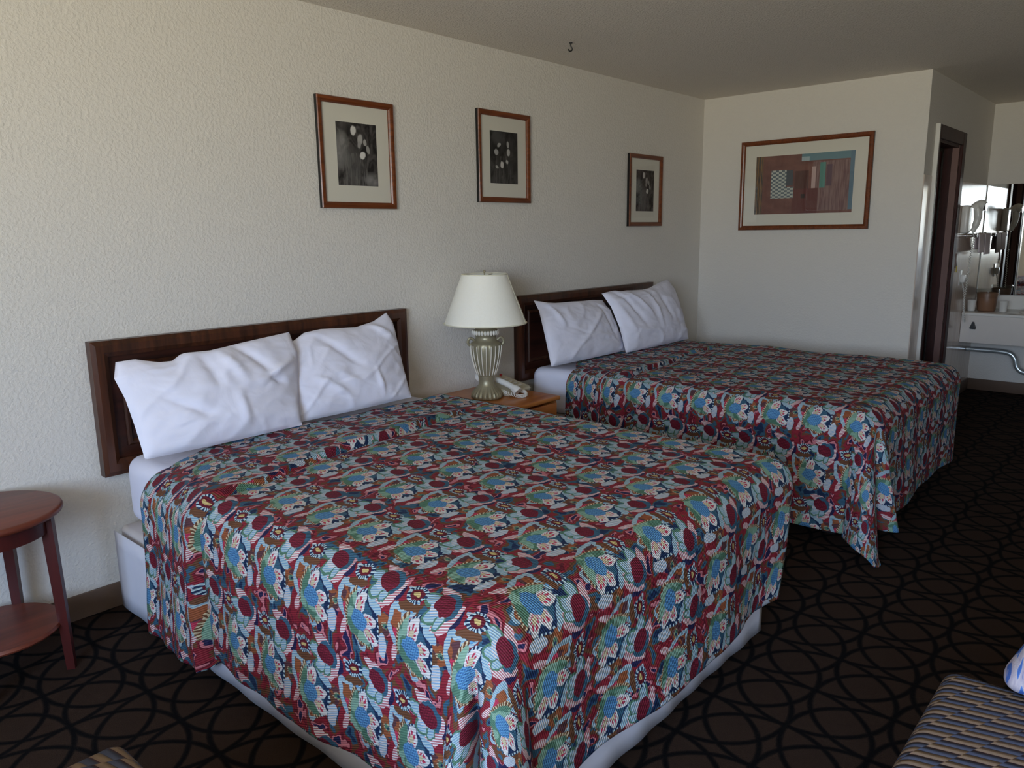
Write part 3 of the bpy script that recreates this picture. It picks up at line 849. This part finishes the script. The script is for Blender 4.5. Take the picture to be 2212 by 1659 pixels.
hs = [(-.085,-.125,.026),(-.085,-.105,.040),(-.082,-.06,.058),(-.078,0.0,.072),(-.074,.06,.084),(-.071,.10,.082),(-.07,.125,.072)]
sp_ = smoothpath(hs, 5)
rr = [0.024 if (i < 6 or i > len(sp_)-7) else 0.015 for i in range(len(sp_))]
for _ in range(2): rr = [rr[0]]+[(rr[i-1]+rr[i]+rr[i+1])/3 for i in range(1, len(rr)-1)]+[rr[-1]]
v, q = tube(sp_, rr, 14); mk('handset', tr4(v, Rz), q, M['white'], t, angle=60)
bm = bmesh.new()
for r_ in range(4):
    for c_ in range(3):
        x = -0.01+c_*0.028; y = -0.05+r_*0.028; z = 0.020+(y+0.088)/0.186*0.048
        add_box(bm, x-0.009, x+0.009, y-0.007, y+0.007, z-0.002, z+0.006, 0.002, 1)
bmesh.ops.transform(bm, matrix=Rz, verts=bm.verts)
from_bm('keypad', bm, M['white'], t)
bm = bmesh.new(); add_box(bm, 0.055, 0.067, 0.070, 0.082, 0.060, 0.074, 0.002, 1); bmesh.ops.transform(bm, matrix=Rz, verts=bm.verts)
from_bm('message_light', bm, M['red'], t)
ctr = smoothpath([(2.085,-.365,NZ+.035),(2.13,-.42,NZ+.012),(2.16,-.445,NZ+.012),(2.20,-.425,NZ+.012),(2.235,-.385,NZ+.012),(2.215,-.350,NZ+.018)], 40)
pts = []
for i, p in enumerate(ctr):
    a = i*0.85
    pts.append(p+Vector((math.cos(a)*0.003, math.sin(a)*0.007, math.sin(a+0.8)*0.008)))
v, q = tube([(p.x, p.y, max(p.z, NZ+0.003)) for p in pts], 0.0022, 6); mk('coiled_cord', v, q, M['white'], t)

# ------------------------------------------------------------------ round side table (left)
TX, TY, TZ, TR = -0.330, -0.250, 0.592, 0.232
t = thing('side_table', (TX, TY, 0), 'round cherry wood side table with lower shelf, beside the nearer bed', 'table')
v, q = lathe(TX, TY, [(0.0, TZ-0.026), (TR-0.012, TZ-0.026), (TR-0.003, TZ-0.020), (TR, TZ-0.012), (TR-0.004, TZ-0.003), (TR-0.012, TZ), (0.0, TZ)], 80, cap=False)
mk('table_top', v, q, M['cherry'], t, angle=50)
v, q = lathe(TX, TY, [(TR-0.065, TZ-0.085), (TR-0.045, TZ-0.085), (TR-0.045, TZ-0.026), (TR-0.065, TZ-0.026)], 64, cap=False)
q += [(3*64+k, 3*64+(k+1) % 64, (k+1) % 64, k) for k in range(64)]
mk('apron', v, q, M['cherryd'], t, angle=50)
for a in (-32, 58, 148, 238):
    th = math.radians(a)
    bm = bmesh.new(); vs4 = []
    for (r, z, h) in ((TR-0.048, TZ-0.027, 0.018), (TR-0.040, 0.30, 0.016), (TR-0.032, 0.0, 0.013)):
        c = Vector((TX+r*math.cos(th), TY+r*math.sin(th), z)); u_ = Vector((math.cos(th), math.sin(th), 0)); w_ = Vector((-math.sin(th), math.cos(th), 0))
        vs4.append([bm.verts.new(c+u_*sx*h+w_*sy*h) for sx, sy in ((-1,-1),(1,-1),(1,1),(-1,1))])
    for A, B in zip(vs4[:-1], vs4[1:]):
        for k in range(4): bm.faces.new((A[k], A[(k+1) % 4], B[(k+1) % 4], B[k]))
    bm.faces.new(vs4[0]); bm.faces.new(vs4[-1][::-1])
    from_bm('leg', bm, M['cherryd'], t)
v, q = lathe(TX, TY, [(0.0, 0.165), (TR-0.048, 0.165), (TR-0.044, 0.172), (TR-0.048, 0.182), (0.0, 0.182)], 64, cap=False)
mk('lower_shelf', v, q, M['cherry'], t, angle=50)

# ------------------------------------------------------------------ armless chairs at the frame's edge
def cushion(name, x0, x1, y0, y1, z0, z1, r, mat, parent, crown=0.02):
    bm = bmesh.new(); add_box(bm, x0, x1, y0, y1, z0, z1, r, 6)
    bmesh.ops.subdivide_edges(bm, edges=[e for e in bm.edges if e.calc_length() > 0.12], cuts=10, use_grid_fill=True)
    cx, cy = (x0+x1)/2, (y0+y1)/2
    for v in bm.verts:
        fx = max(0, 1-((v.co.x-cx)/((x1-x0)/2))**2); fy = max(0, 1-((v.co.y-cy)/((y1-y0)/2))**2)
        if v.co.z > (z0+z1)/2: v.co.z += crown*fx*fy
    return from_bm(name, bm, mat, parent, angle=80)
def chair(cx, cy, back_sign, label, ex=0.0):
    """seat centre; the backrest stands on the back_sign side in x"""
    t = thing('chair', (cx, cy, 0), label, 'chair', 'ribbed upholstered chairs')
    hw, hd = 0.255, 0.30
    cushion('seat', cx-hw, cx+hw, cy-hd, cy+hd, 0.33, 0.452, 0.035, M['rib'], t, 0.012)
    bx = cx+back_sign*(hw-0.045)
    bm = bmesh.new(); add_box(bm, bx-0.05, bx+0.05, cy-hd+0.08, cy+hd-0.105, 0.470, 0.90, 0.048, 6)
    for v in bm.verts:
        v.co.x += back_sign*(v.co.z-0.47)*0.16
        v.co.y = cy+(v.co.y-cy)*max(0.12, 1.0-1.0*max(0.0, (v.co.z-0.47)/0.43)**1.1)
    from_bm('backrest', bm, M['bluew'], t, angle=80)
    box('seat_frame', cx-hw+0.02, cx+hw-0.02, cy-hd+0.02, cy+hd-0.02, 0.28, 0.335, M['cherryd'], t, 0.005)
    for sy in (-1, 1): box('back_bracket', bx-0.015, bx+0.015, cy+sy*0.09-0.02, cy+sy*0.09+0.02, 0.30, 0.56, M['cherryd'], t)
    for sx in (-1, 1):
        for sy in (-1, 1):
            bm = bmesh.new(); add_box(bm, cx+sx*(hw-0.05)-0.02, cx+sx*(hw-0.05)+0.02, cy+sy*(hd-0.05)-0.02, cy+sy*(hd-0.05)+0.02, 0.0, 0.285, 0.004, 1)
            from_bm('leg', bm, M['cherryd'], t)
    return t
chair(0.702, -3.088, 1, 'chair with ribbed blue and tan seat and blue patterned backrest, bottom right corner')
chair(-0.685, -1.862, -1, 'chair with only a corner of its ribbed tan and blue seat showing, bottom left')

# ------------------------------------------------------------------ framed pictures
def art_tulips(name, dark, seed, spots, glow):
    """monochrome flower print, coordinates 0..1 across the sheet (Generated)"""
    m = NT(name, 0.6, 0, 0.3)
    g = m.coord('Generated'); s = m.xyz(g)
    p = m.comb(s[0], s[2])
    n = m.noise(m.vec('ADD', m.mapping(p, scale=(1, 0.8, 1)), (seed, 0, 0)), 5, 3, 0.6, 1.0)
    col = m.ramp(n, [(0.40, tuple(x*dark for x in (0.010,0.008,0.008))), (0.68, tuple(x*dark for x in (0.11,0.10,0.095)))])
    for gx, gy, rx, ry, c in glow:
        d_ = m.vec('LENGTH', m.mapping(p, (gx, gy, 0), 0, (rx, ry, 1), 'TEXTURE'))
        f = m.math('SUBTRACT', 1.0, m.math('MULTIPLY', d_, d_), clamp=True)
        col = m.mix(m.math('MULTIPLY', f, m.math('ADD', n, 0.25)), col, (c, c*.97, c*.93))
    wv = m.noise(m.mapping(p, scale=(26, 2.2, 1)), 1.0, 2, 0.5, 0.6)
    stem = m.math('MULTIPLY', m.math('GREATER_THAN', wv, 0.56), m.math('LESS_THAN', s[2], 0.52))
    stem = m.math('MULTIPLY', stem, m.math('LESS_THAN', m.math('ABSOLUTE', m.math('SUBTRACT', s[0], 0.42)), 0.34))
    col = m.mix(m.math('MULTIPLY', stem, 0.55), col, (0.2*dark, 0.19*dark, 0.18*dark))
    for (x, y, rx, ry, rot, c) in spots:
        d_ = m.vec('LENGTH', m.mapping(m.vec('ADD', p, m.vec('SCALE', m.noise(p, 9, 1, col=True), None)), (x+0.02, y+0.02, 0), math.radians(rot), (rx, ry, 1), 'TEXTURE'))
        for l_ in m.n:
            if l_.type == 'VECT_MATH' and l_.operation == 'SCALE': l_.inputs['Scale'].default_value = 0.04
        f = m.ramp(d_, [(0.72, (1,1,1)), (1.0, (0,0,0))])
        col = m.mix(f, col, (c, c*.97, c*.92))
    m.base(col); return m.m

def framed(name, x0, x1, z0, z1, aw, ah, artmat, label, wall='left', fw=0.030, group='black and white flower prints', offc=0.0):
    dep = 0.024
    w_, h_ = x1-x0, z1-z0
    if wall == 'left': fn = lambda a, d_, z: (a, -0.001-d_, z); loc = ((x0+x1)/2, 0, z0)
    else: fn = lambda a, d_, z: (XE-0.001-d_, -a, z); loc = (XE, -(x0+x1)/2, z0)
    t = thing(name, loc, label, 'picture', group)
    def rects(nm, rings, mat):
        V, F = [], []
        for (ins, d_) in rings:
            for (a, z) in ((x0+ins, z0+ins), (x1-ins, z0+ins), (x1-ins, z1-ins), (x0+ins, z1-ins)): V.append(fn(a, d_, z))
        for r in range(len(rings)-1):
            for k in range(4): F.append((4*r+k, 4*r+(k+1) % 4, 4*r+4+(k+1) % 4, 4*r+4+k))
        return mk(nm, V, F, mat, t, smooth=False)
    fr = rects('frame', [(0.0, dep*0.80), (0.004, dep*0.98), (fw*0.55, dep*1.0), (fw*0.8, dep*0.86), (fw, dep*0.62), (fw, 0.004)], M['framew'])
    rects('frame_edge', [(0.006, 0.0), (0.0, 0.0005), (0.0, dep*0.80), (0.004, dep*0.8)], M['blackedge'])
    def sheet(nm, a0, a1, b0, b1, d0, d1, mat, par):
        V = [fn(a, d_, z) for d_ in (d0, d1) for (a, z) in ((a0, b0), (a1, b0), (a1, b1), (a0, b1))]
        F = [(0,1,2,3), (7,6,5,4), (0,4,5,1), (1,5,6,2), (2,6,7,3), (3,7,4,0)]
        return mk(nm, V, F, mat, par, smooth=False)
    mt = sheet('mat', x0+fw*0.9, x1-fw*0.9, z0+fw*0.9, z1-fw*0.9, 0.003, 0.008, M['mat'], t)
    cx, cz = (x0+x1)/2, (z0+z1)/2+offc
    sheet('print', cx-aw/2, cx+aw/2, cz-ah/2, cz+ah/2, 0.006, 0.0092, artmat, mt)
    sheet('glass', x0+fw*0.95, x1-fw*0.95, z0+fw*0.95, z1-fw*0.95, 0.0115, 0.0130, M['picglass'], t)
    return t
sp1 = [(.42,.88,.075,.090,0,.75),(.58,.74,.075,.105,-20,.42),(.56,.66,.05,.07,0,.35),(.70,.70,.050,.060,20,.40),(.77,.59,.045,.075,25,.34),(.63,.49,.085,.070,30,.80)]
a1 = art_tulips('tulip_print', 1.0, 3.0, sp1, [(0.08,0.68,.25,.22,.35),(0.1,0.42,.25,.2,.30),(.85,.1,.2,.15,.3),(.4,.3,.3,.35,.12)])
sp2 = [(.32,.74,.075,.045,20,.42),(.22,.60,.085,.065,0,.42),(.64,.76,.045,.070,15,.42),(.66,.61,.060,.080,0,.48),(.60,.42,.050,.045,0,.45),(.42,.36,.065,.075,0,.60),(.24,.31,.060,.030,-20,.42)]
a2 = art_tulips('white_flower_print', 0.55, 11.0, sp2, [(0.3,0.9,.25,.2,.10)])
a3 = art_tulips('tulip_print_small', 0.9, 3.0, [(x, y, rx, ry, r, c*.8) for x, y, rx, ry, r, c in sp1], [(0.08,0.62,.25,.22,.25),(.4,.3,.3,.35,.14)])
framed('framed_picture', 1.220, 1.671, 1.588, 2.097, .238, .292, a1, 'black and white tulip print above the nearer headboard, leftmost of three small pictures')
framed('framed_picture', 2.279, 2.730, 1.636, 2.145, .238, .292, a2, 'dark print of scattered white flowers above the lamp, middle of three small pictures')
framed('framed_picture', 3.819, 4.270, 1.494, 2.003, .238, .292, a3, 'black and white tulip print near the room corner, rightmost of three small pictures')

def art_abstract():
    m = NT('abstract_print', 0.6, 0, 0.3)
    g = m.coord('Generated'); s = m.xyz(g)
    u = m.math('SUBTRACT', 1.0, s[1]); v = s[2]
    p = m.comb(u, v)
    n = m.noise(p, 6, 4, 0.6)
    col = m.ramp(n, [(0.3, srgb(104,62,58)), (0.7, srgb(134,88,76))])
    streak = m.noise(m.mapping(p, scale=(60, 4, 1)), 1, 2)
    def rect(x0, x1, y0, y1):
        a = m.math('MULTIPLY', m.math('GREATER_THAN', u, x0), m.math('LESS_THAN', u, x1))
        b = m.math('MULTIPLY', m.math('GREATER_THAN', v, y0), m.math('LESS_THAN', v, y1))
        return m.math('MULTIPLY', a, b)
    def r(f, c):
        nonlocal col; col = m.mix(f, col, c)
    r(rect(0, .08, 0, 1), m.ramp(streak, [(0.4, srgb(70,70,66)), (0.6, srgb(140,104,60))]))
    r(rect(.48, 1, .88, 1), srgb(104,146,156)); r(rect(.96, 1, .05, 1), srgb(96,132,150)); r(rect(.48, .56, .88, .95), srgb(176,196,200))
    r(rect(.60, .96, .04, .86), m.ramp(streak, [(0.35, srgb(116,84,84)), (0.65, srgb(150,120,114))]))
    r(rect(.40, .66, .0, .42), srgb(104,52,50)); r(rect(.42, .56, .42, .72), srgb(88,52,46))
    ck = m.new('ShaderNodeTexChecker'); m.put(ck.inputs[0], p); ck.inputs['Scale'].default_value = 32
    ck.inputs['Color1'].default_value = (*srgb(206,212,200), 1); ck.inputs['Color2'].default_value = (*srgb(98,116,124), 1)
    r(rect(.17, .33, .42, .75), ck.outputs[0]); r(rect(.17, .41, .27, .46), ck.outputs[0])
    r(rect(.33, .40, .48, .74), srgb(70,84,92))
    r(rect(.59, .63, .42, .78), srgb(206,178,170)); r(rect(.67, .725, .42, .84), srgb(90,152,140)); r(rect(.735, .79, .45, .8), srgb(96,70,84))
    r(rect(.49, .53, .26, .33), srgb(40,38,40))
    m.base(m.mix(m.math('MULTIPLY', streak, 0.25), col, srgb(150,130,120)))
    return m.m
framed('framed_picture', 0.342, 1.323, 1.454, 2.124, .735, .432, art_abstract(),
       'large framed abstract print with chequered patch on the end wall', wall='end', fw=0.034, group=None)

# ceiling hook
t = thing('ceiling_hook', (2.645, -0.389, H), 'small black hook screwed into the ceiling', 'hook')
v, q = tube(smoothpath([(2.645,-.389,H),(2.645,-.389,H-.018),(2.650,-.395,H-.030),(2.648,-.393,H-.042),(2.638,-.385,H-.044),(2.634,-.381,H-.034)], 5), 0.0035, 8)
mk('hook_wire', v, q, M['dark'], t)
v, q = lathe(2.645, -.389, [(0.001, H), (0.010, H), (0.009, H-0.004), (0.001, H-0.006)], 14)
mk('hook_flange', v, q, M['dark'], t)

# ------------------------------------------------------------------ vanity corner
VX = 6.455; VY1 = YP-0.008; VY0 = -3.35
t = thing('vanity_counter', (6.71, (VY0+VY1)/2, 0.45), 'white wall-hung vanity counter with deep front apron, under the mirror', 'counter')
box('countertop', VX-0.012, XF-0.016, VY0, VY1, 0.722, 0.745, M['marble'], t, 0.006, 3)
box('apron', VX, VX+0.02, VY0+0.005, VY1, 0.492, 0.722, M['laminate'], t, 0.002)
box('backsplash', XF-0.034, XF-0.016, VY0, VY1, 0.745, 0.862, M['marble'], t, 0.004)
for yy in (VY0+0.02, -2.35, VY1-0.03): box('bracket', VX+0.02, XF-0.016, yy, yy+0.02, 0.60, 0.722, M['laminate'], t)
# bowl: raised rim
SX, SY = 6.70, -2.28
v, q = lathe(0, 0, [(0.19, 0.0), (0.20, 0.010), (0.19, 0.020), (0.17, 0.016), (0.13, -0.0), (0.08, 0.002), (0.0, 0.001)], 48, cap=False)
mk('sink_bowl', [(SX+x*0.85, SY+y*1.25, 0.744+z) for x, y, z in v], q, M['marble'], t, angle=60)
t = thing('faucet', (6.86, -2.16, 0.745), 'chrome faucet behind the sink, at the right frame edge', 'faucet')
v, q = tube(smoothpath([(6.87,-2.16,.745),(6.87,-2.16,.82),(6.84,-2.16,.845),(6.79,-2.16,.835),(6.775,-2.16,.81)], 5), 0.012, 10); mk('spout', v, q, M['chrome'], t)
for dy in (-0.09, 0.09):
    v, q = lathe(6.87, -2.16+dy, [(0.022, .745), (0.020, .77), (0.012, .775), (0.024, .79), (0.020, .81), (0.0, .812)], 16); mk('tap_handle', v, q, M['chrome'], t)
t = thing('drain_pipe', (6.75, -2.0, 0.25), 'grey drain pipe with a bent trap under the vanity counter', 'pipe')
v, q = tube(smoothpath([(6.78,-1.662,.392),(6.78,-1.80,.392),(6.78,-1.93,.390),(6.78,-2.000,.375),(6.78,-2.035,.33),(6.78,-2.05,.275),(6.78,-2.085,.235),(6.78,-2.14,.225),(6.78,-2.195,.245),(6.78,-2.22,.30),(6.78,-2.22,.42),(6.78,-2.22,.70)], 6), 0.021, 14)
mk('trap', v, q, M['pvc'], t)
v, q = lathe(6.78, -2.22, [(0.028, .36), (0.030, .365), (0.030, .40), (0.028, .405)], 20); mk('slip_nut', v, q, M['pvc'], t)
o = box('mirror', XF-0.012, XF-0.002, -3.30, YP-0.012, 0.868, 1.812, M['mirror'], loc=(XF-0.007, -2.48, 0.868), smooth=False)
tag(o, 'large frameless wall mirror above the vanity counter', 'mirror')
t = thing('bottle_opener', (VX-0.002, -1.753, 0.60), 'small black bottle opener screwed to the vanity apron', 'bottle opener')
bm = bmesh.new()
pr = [(-.020,-.030),(.020,-.030),(.026,-.018),(.014,.012),(.008,.034),(-.008,.034),(-.014,.012),(-.026,-.018)]
A = [bm.verts.new((VX-0.001, -1.753+a, 0.636+b)) for a, b in pr]; B = [bm.verts.new((VX-0.022, -1.753+a*.8, 0.636+b*.85)) for a, b in pr]
bm.faces.new(A); bm.faces.new(B[::-1])
for k in range(8): bm.faces.new((A[k], B[k], B[(k+1) % 8], A[(k+1) % 8]))
from_bm('opener_body', bm, M['dark'], t)

# hair dryer in its wall holder
t = thing('hair_dryer', (6.25, YP, 1.40), 'white wall-mounted hair dryer above the towel bar', 'hair dryer')
yw = YP-0.006
bm = bmesh.new()
add_box(bm, 6.075, 6.205, yw-0.055, yw, 1.405, 1.625, 0.018, 4)
from_bm('wall_holder', bm, M['white'], t)
v, q = tube(smoothpath([(6.145,yw-0.075,1.600),(6.145,yw-0.11,1.625),(6.145,yw-0.135,1.618),(6.145,yw-0.150,1.612)], 6), [0.036]*7+[0.040]*6+[0.036]*6, 16)
mk('dryer_head', v, q, M['white'], t, angle=60)
v, q = tube(smoothpath([(6.145,yw-0.100,1.600),(6.145,yw-0.108,1.53),(6.145,yw-0.095,1.46),(6.145,yw-0.080,1.42)], 6), [0.030]*7+[0.026]*6+[0.020]*6, 14)
mk('dryer_handle', v, q, M['white'], t, angle=60)
v, q = lathe(0, 0, [(0.030, 0.0), (0.036, 0.004), (0.036, 0.012), (0.0, 0.012)], 18)
R = Matrix.Translation((6.145, yw-0.148, 1.612)) @ Matrix.Rotation(PI/2, 4, 'X')
mk('nozzle_grille', [R @ Vector(x) for x in v], q, M['chrome'], t)
ctr = smoothpath([(6.145,yw-0.078,1.425),(6.20,yw-0.085,1.36),(6.16,yw-0.08,1.22),(6.13,yw-0.08,1.02),(6.10,yw-0.08,.85),(6.12,yw-0.085,.72),(6.19,yw-0.080,.70),(6.24,yw-0.06,.78),(6.26,yw-0.035,.95),(6.262,yw-0.012,1.03)], 50)
pts = [p+Vector((math.cos(i*1.1)*0.005, math.sin(i*1.1)*0.005, 0)) for i, p in enumerate(ctr)]
v, q = tube(pts, 0.0025, 5); mk('coiled_cord', v, q, M['white'], t)
# outlet
t = thing('wall_outlet', (6.26, yw, 1.0), 'white outlet with the hair dryer plug, low on the glossy panel', 'outlet')
box('cover_plate', 6.225, 6.300, yw-0.006, yw, 0.985, 1.105, M['white'], t, 0.002)
box('plug', 6.240, 6.285, yw-0.040, yw-0.006, 1.01, 1.07, M['white'], t, 0.004)
t = thing('wall_switch', (6.07, yw, 1.1), 'brown switch plate with a yellow tag beside the door casing', 'switch')
box('switch_plate', 6.030, 6.105, yw-0.006, yw, 1.135, 1.250, M['jamb'], t, 0.002)
box('yellow_tag', 6.060, 6.090, yw-0.010, yw-0.006, 1.100, 1.150, M['yellow'], t, 0.001)
# towel bar and towels
t = thing('towel_bar', (6.50, yw, 1.375), 'chrome towel bar on the side wall under the hair dryer', 'towel bar')
v, q = tube([(6.30,yw-0.070,1.385),(6.88,yw-0.070,1.385)], 0.010, 12); mk('bar', v, q, M['chrome'], t)
for bx in (6.32, 6.86):
    v, q = lathe(0, 0, [(0.022, 0), (0.022, 0.008), (0.012, 0.014), (0.012, 0.055), (0.016, 0.060), (0.016, 0.084), (0.0, 0.086)], 16)
    R = Matrix.Translation((bx, yw, 1.385)) @ Matrix.Rotation(PI/2, 4, 'X')
    mk('post', [R @ Vector(x) for x in v], q, M['chrome'], t)
def towel(x0, x1, zl, ybar, label, ph):
    n = 26; prof = []
    R_ = 0.017
    for k in range(12): prof.append((ybar-R_-0.006*0, zl+(1.385-zl)*k/11))
    for k in range(1, 8): a = PI*k/8; prof.append((ybar-R_*math.cos(a), 1.385+R_*math.sin(a)))
    for k in range(12): prof.append((ybar+R_, 1.385-(1.385-zl-0.03)*k/11))
    V, F = [], []
    for i in range(n):
        u = i/(n-1)
        for j, (y, z) in enumerate(prof):
            dn = max(0, (1.385-z)/0.15)
            w_ = 0.008*math.sin(u*16+ph)*min(1, dn)
            V.append((x0+(x1-x0)*(u*(1-0.0*dn)), y-(abs(w_) if y < ybar else -abs(w_)), z))
    m_ = len(prof)
    for i in range(n-1):
        for j in range(m_-1):
            a = i*m_+j; F.append((a, a+1, a+m_+1, a+m_))
    o = mk('towel', V, F, M['towel'], None, True, ((x0+x1)/2, ybar, 1.385), angle=80)
    s = o.modifiers.new('thick', 'SOLIDIFY'); s.thickness = 0.009; s.offset = 1
    tag(o, label, 'towel', 'white towels on the towel bar')
towel(6.40, 6.60, 1.245, yw-0.070, 'white hand towel on the towel bar, nearer to the door', 0.5)
towel(6.63, 6.83, 1.225, yw-0.070, 'white hand towel on the towel bar, nearer to the mirror', 2.0)

# ice bucket with liner, cups, soap holder
BX, BY = 6.66, -1.80
t = thing('ice_bucket', (BX, BY, 0.745), 'brown ice bucket with a clear liner on the vanity counter', 'ice bucket')
v, q = lathe(BX, BY, [(0.0, .747), (0.062, .747), (0.068, .755), (0.080, .90), (0.078, .905), (0.074, .90), (0.062, .76), (0.0, .76)], 40, cap=False)
mk('bucket', v, q, M['bucket'], t, angle=60)
v, q = lathe(BX, BY, [(0.083, .86), (0.086, .885), (0.084, .905), (0.086, .925), (0.080, .935), (0.074, .90)], 40, lambda i, th: 1+0.03*math.sin(9*th+i)+0.02*math.sin(17*th), cap=False)
mk('bag_liner', v, q, M['bag'], t, angle=80)
def cup(x, y, label):
    v, q = lathe(x, y, [(0.0, .748), (0.026, .748), (0.028, .752), (0.036, .838), (0.038, .840), (0.035, .838), (0.026, .756), (0.0, .755)], 28, cap=False)
    o = mk('plastic_cup', v, q, M['white'], None, True, (x, y, .745), angle=60); tag(o, label, 'cup', 'cups on the vanity')
cup(6.62, -1.93, 'white plastic cup right of the brown ice bucket')
cup(6.60, -1.70, 'white plastic cup left of the brown ice bucket')

# ------------------------------------------------------------------ light
wd = bpy.data.worlds.new('World'); SC.world = wd; wd.use_nodes = True
nt = wd.node_tree; nn = nt.nodes; ll = nt.links
bg = nn['Background']
tc = nn.new('ShaderNodeTexCoord'); sx = nn.new('ShaderNodeSeparateXYZ'); cr = nn.new('ShaderNodeValToRGB'); mr = nn.new('ShaderNodeMapRange')
ll.new(tc.outputs['Generated'], sx.inputs[0]); ll.new(sx.outputs[2], mr.inputs[0])
mr.inputs[1].default_value = -1; mr.inputs[2].default_value = 1
ll.new(mr.outputs[0], cr.inputs[0]); ll.new(cr.outputs[0], bg.inputs[0])
e = cr.color_ramp.elements
e[0].position = 0.0; e[0].color = (1.24, 1.12, 0.92, 1)
e[1].position = 1.0; e[1].color = (0.50, 0.72, 1.15, 1)
for p_, c_ in ((0.47, (1.18, 1.09, 0.92, 1)), (0.50, (0.98, 1.02, 1.08, 1)), (0.56, (0.84, 1.03, 1.40, 1)), (0.72, (0.60, 0.88, 1.45, 1))):
    q_ = e.new(p_); q_.color = c_
bg.inputs[1].default_value = 30.0
pl = bpy.data.lights.new('window_portal', 'AREA'); pl.shape = 'RECTANGLE'
pl.size = WZ1-WZ0; pl.size_y = WY1-WY0; pl.cycles.is_portal = True
po = bpy.data.objects.new('window_portal', pl); COL.objects.link(po)
po.location = (XW-0.11, (WY0+WY1)/2, (WZ0+WZ1)/2); po.rotation_euler = (0, -PI/2, 0)

# ------------------------------------------------------------------ camera
yaw, pit, rol, f = 0.8425208, 0.1962360, -0.0135095, 1653.62
cyw, syw = math.cos(yaw), math.sin(yaw)
fw = Vector((syw*math.cos(pit), cyw*math.cos(pit), -math.sin(pit)))
r = Vector((cyw, -syw, 0)); u = r.cross(fw)
r2 = r*math.cos(rol)+u*math.sin(rol); u2 = -r*math.sin(rol)+u*math.cos(rol)
cam = bpy.data.cameras.new('camera'); co = bpy.data.objects.new('camera', cam); COL.objects.link(co)
cam.sensor_width = 36; cam.lens = f/2212*36; cam.clip_start = 0.02
co.matrix_world = Matrix(((r2.x, u2.x, -fw.x, -0.94237), (r2.y, u2.y, -fw.y, -3.12144), (r2.z, u2.z, -fw.z, 1.46640), (0, 0, 0, 1)))
SC.camera = co

SC.view_settings.view_transform = 'Standard'
SC.view_settings.look = 'None'
SC.view_settings.gamma = 1.0
SC.view_settings.use_curve_mapping = False
SC.view_settings.exposure = -0.27
SC.cycles.use_denoising = True
SC.cycles.max_bounces = 10
SC.cycles.diffuse_bounces = 6
SC.cycles.glossy_bounces = 5
SC.cycles.transparent_max_bounces = 12
SC.cycles.caustics_reflective = False
SC.cycles.caustics_refractive = False
SC.cycles.sample_clamp_indirect = 6.0
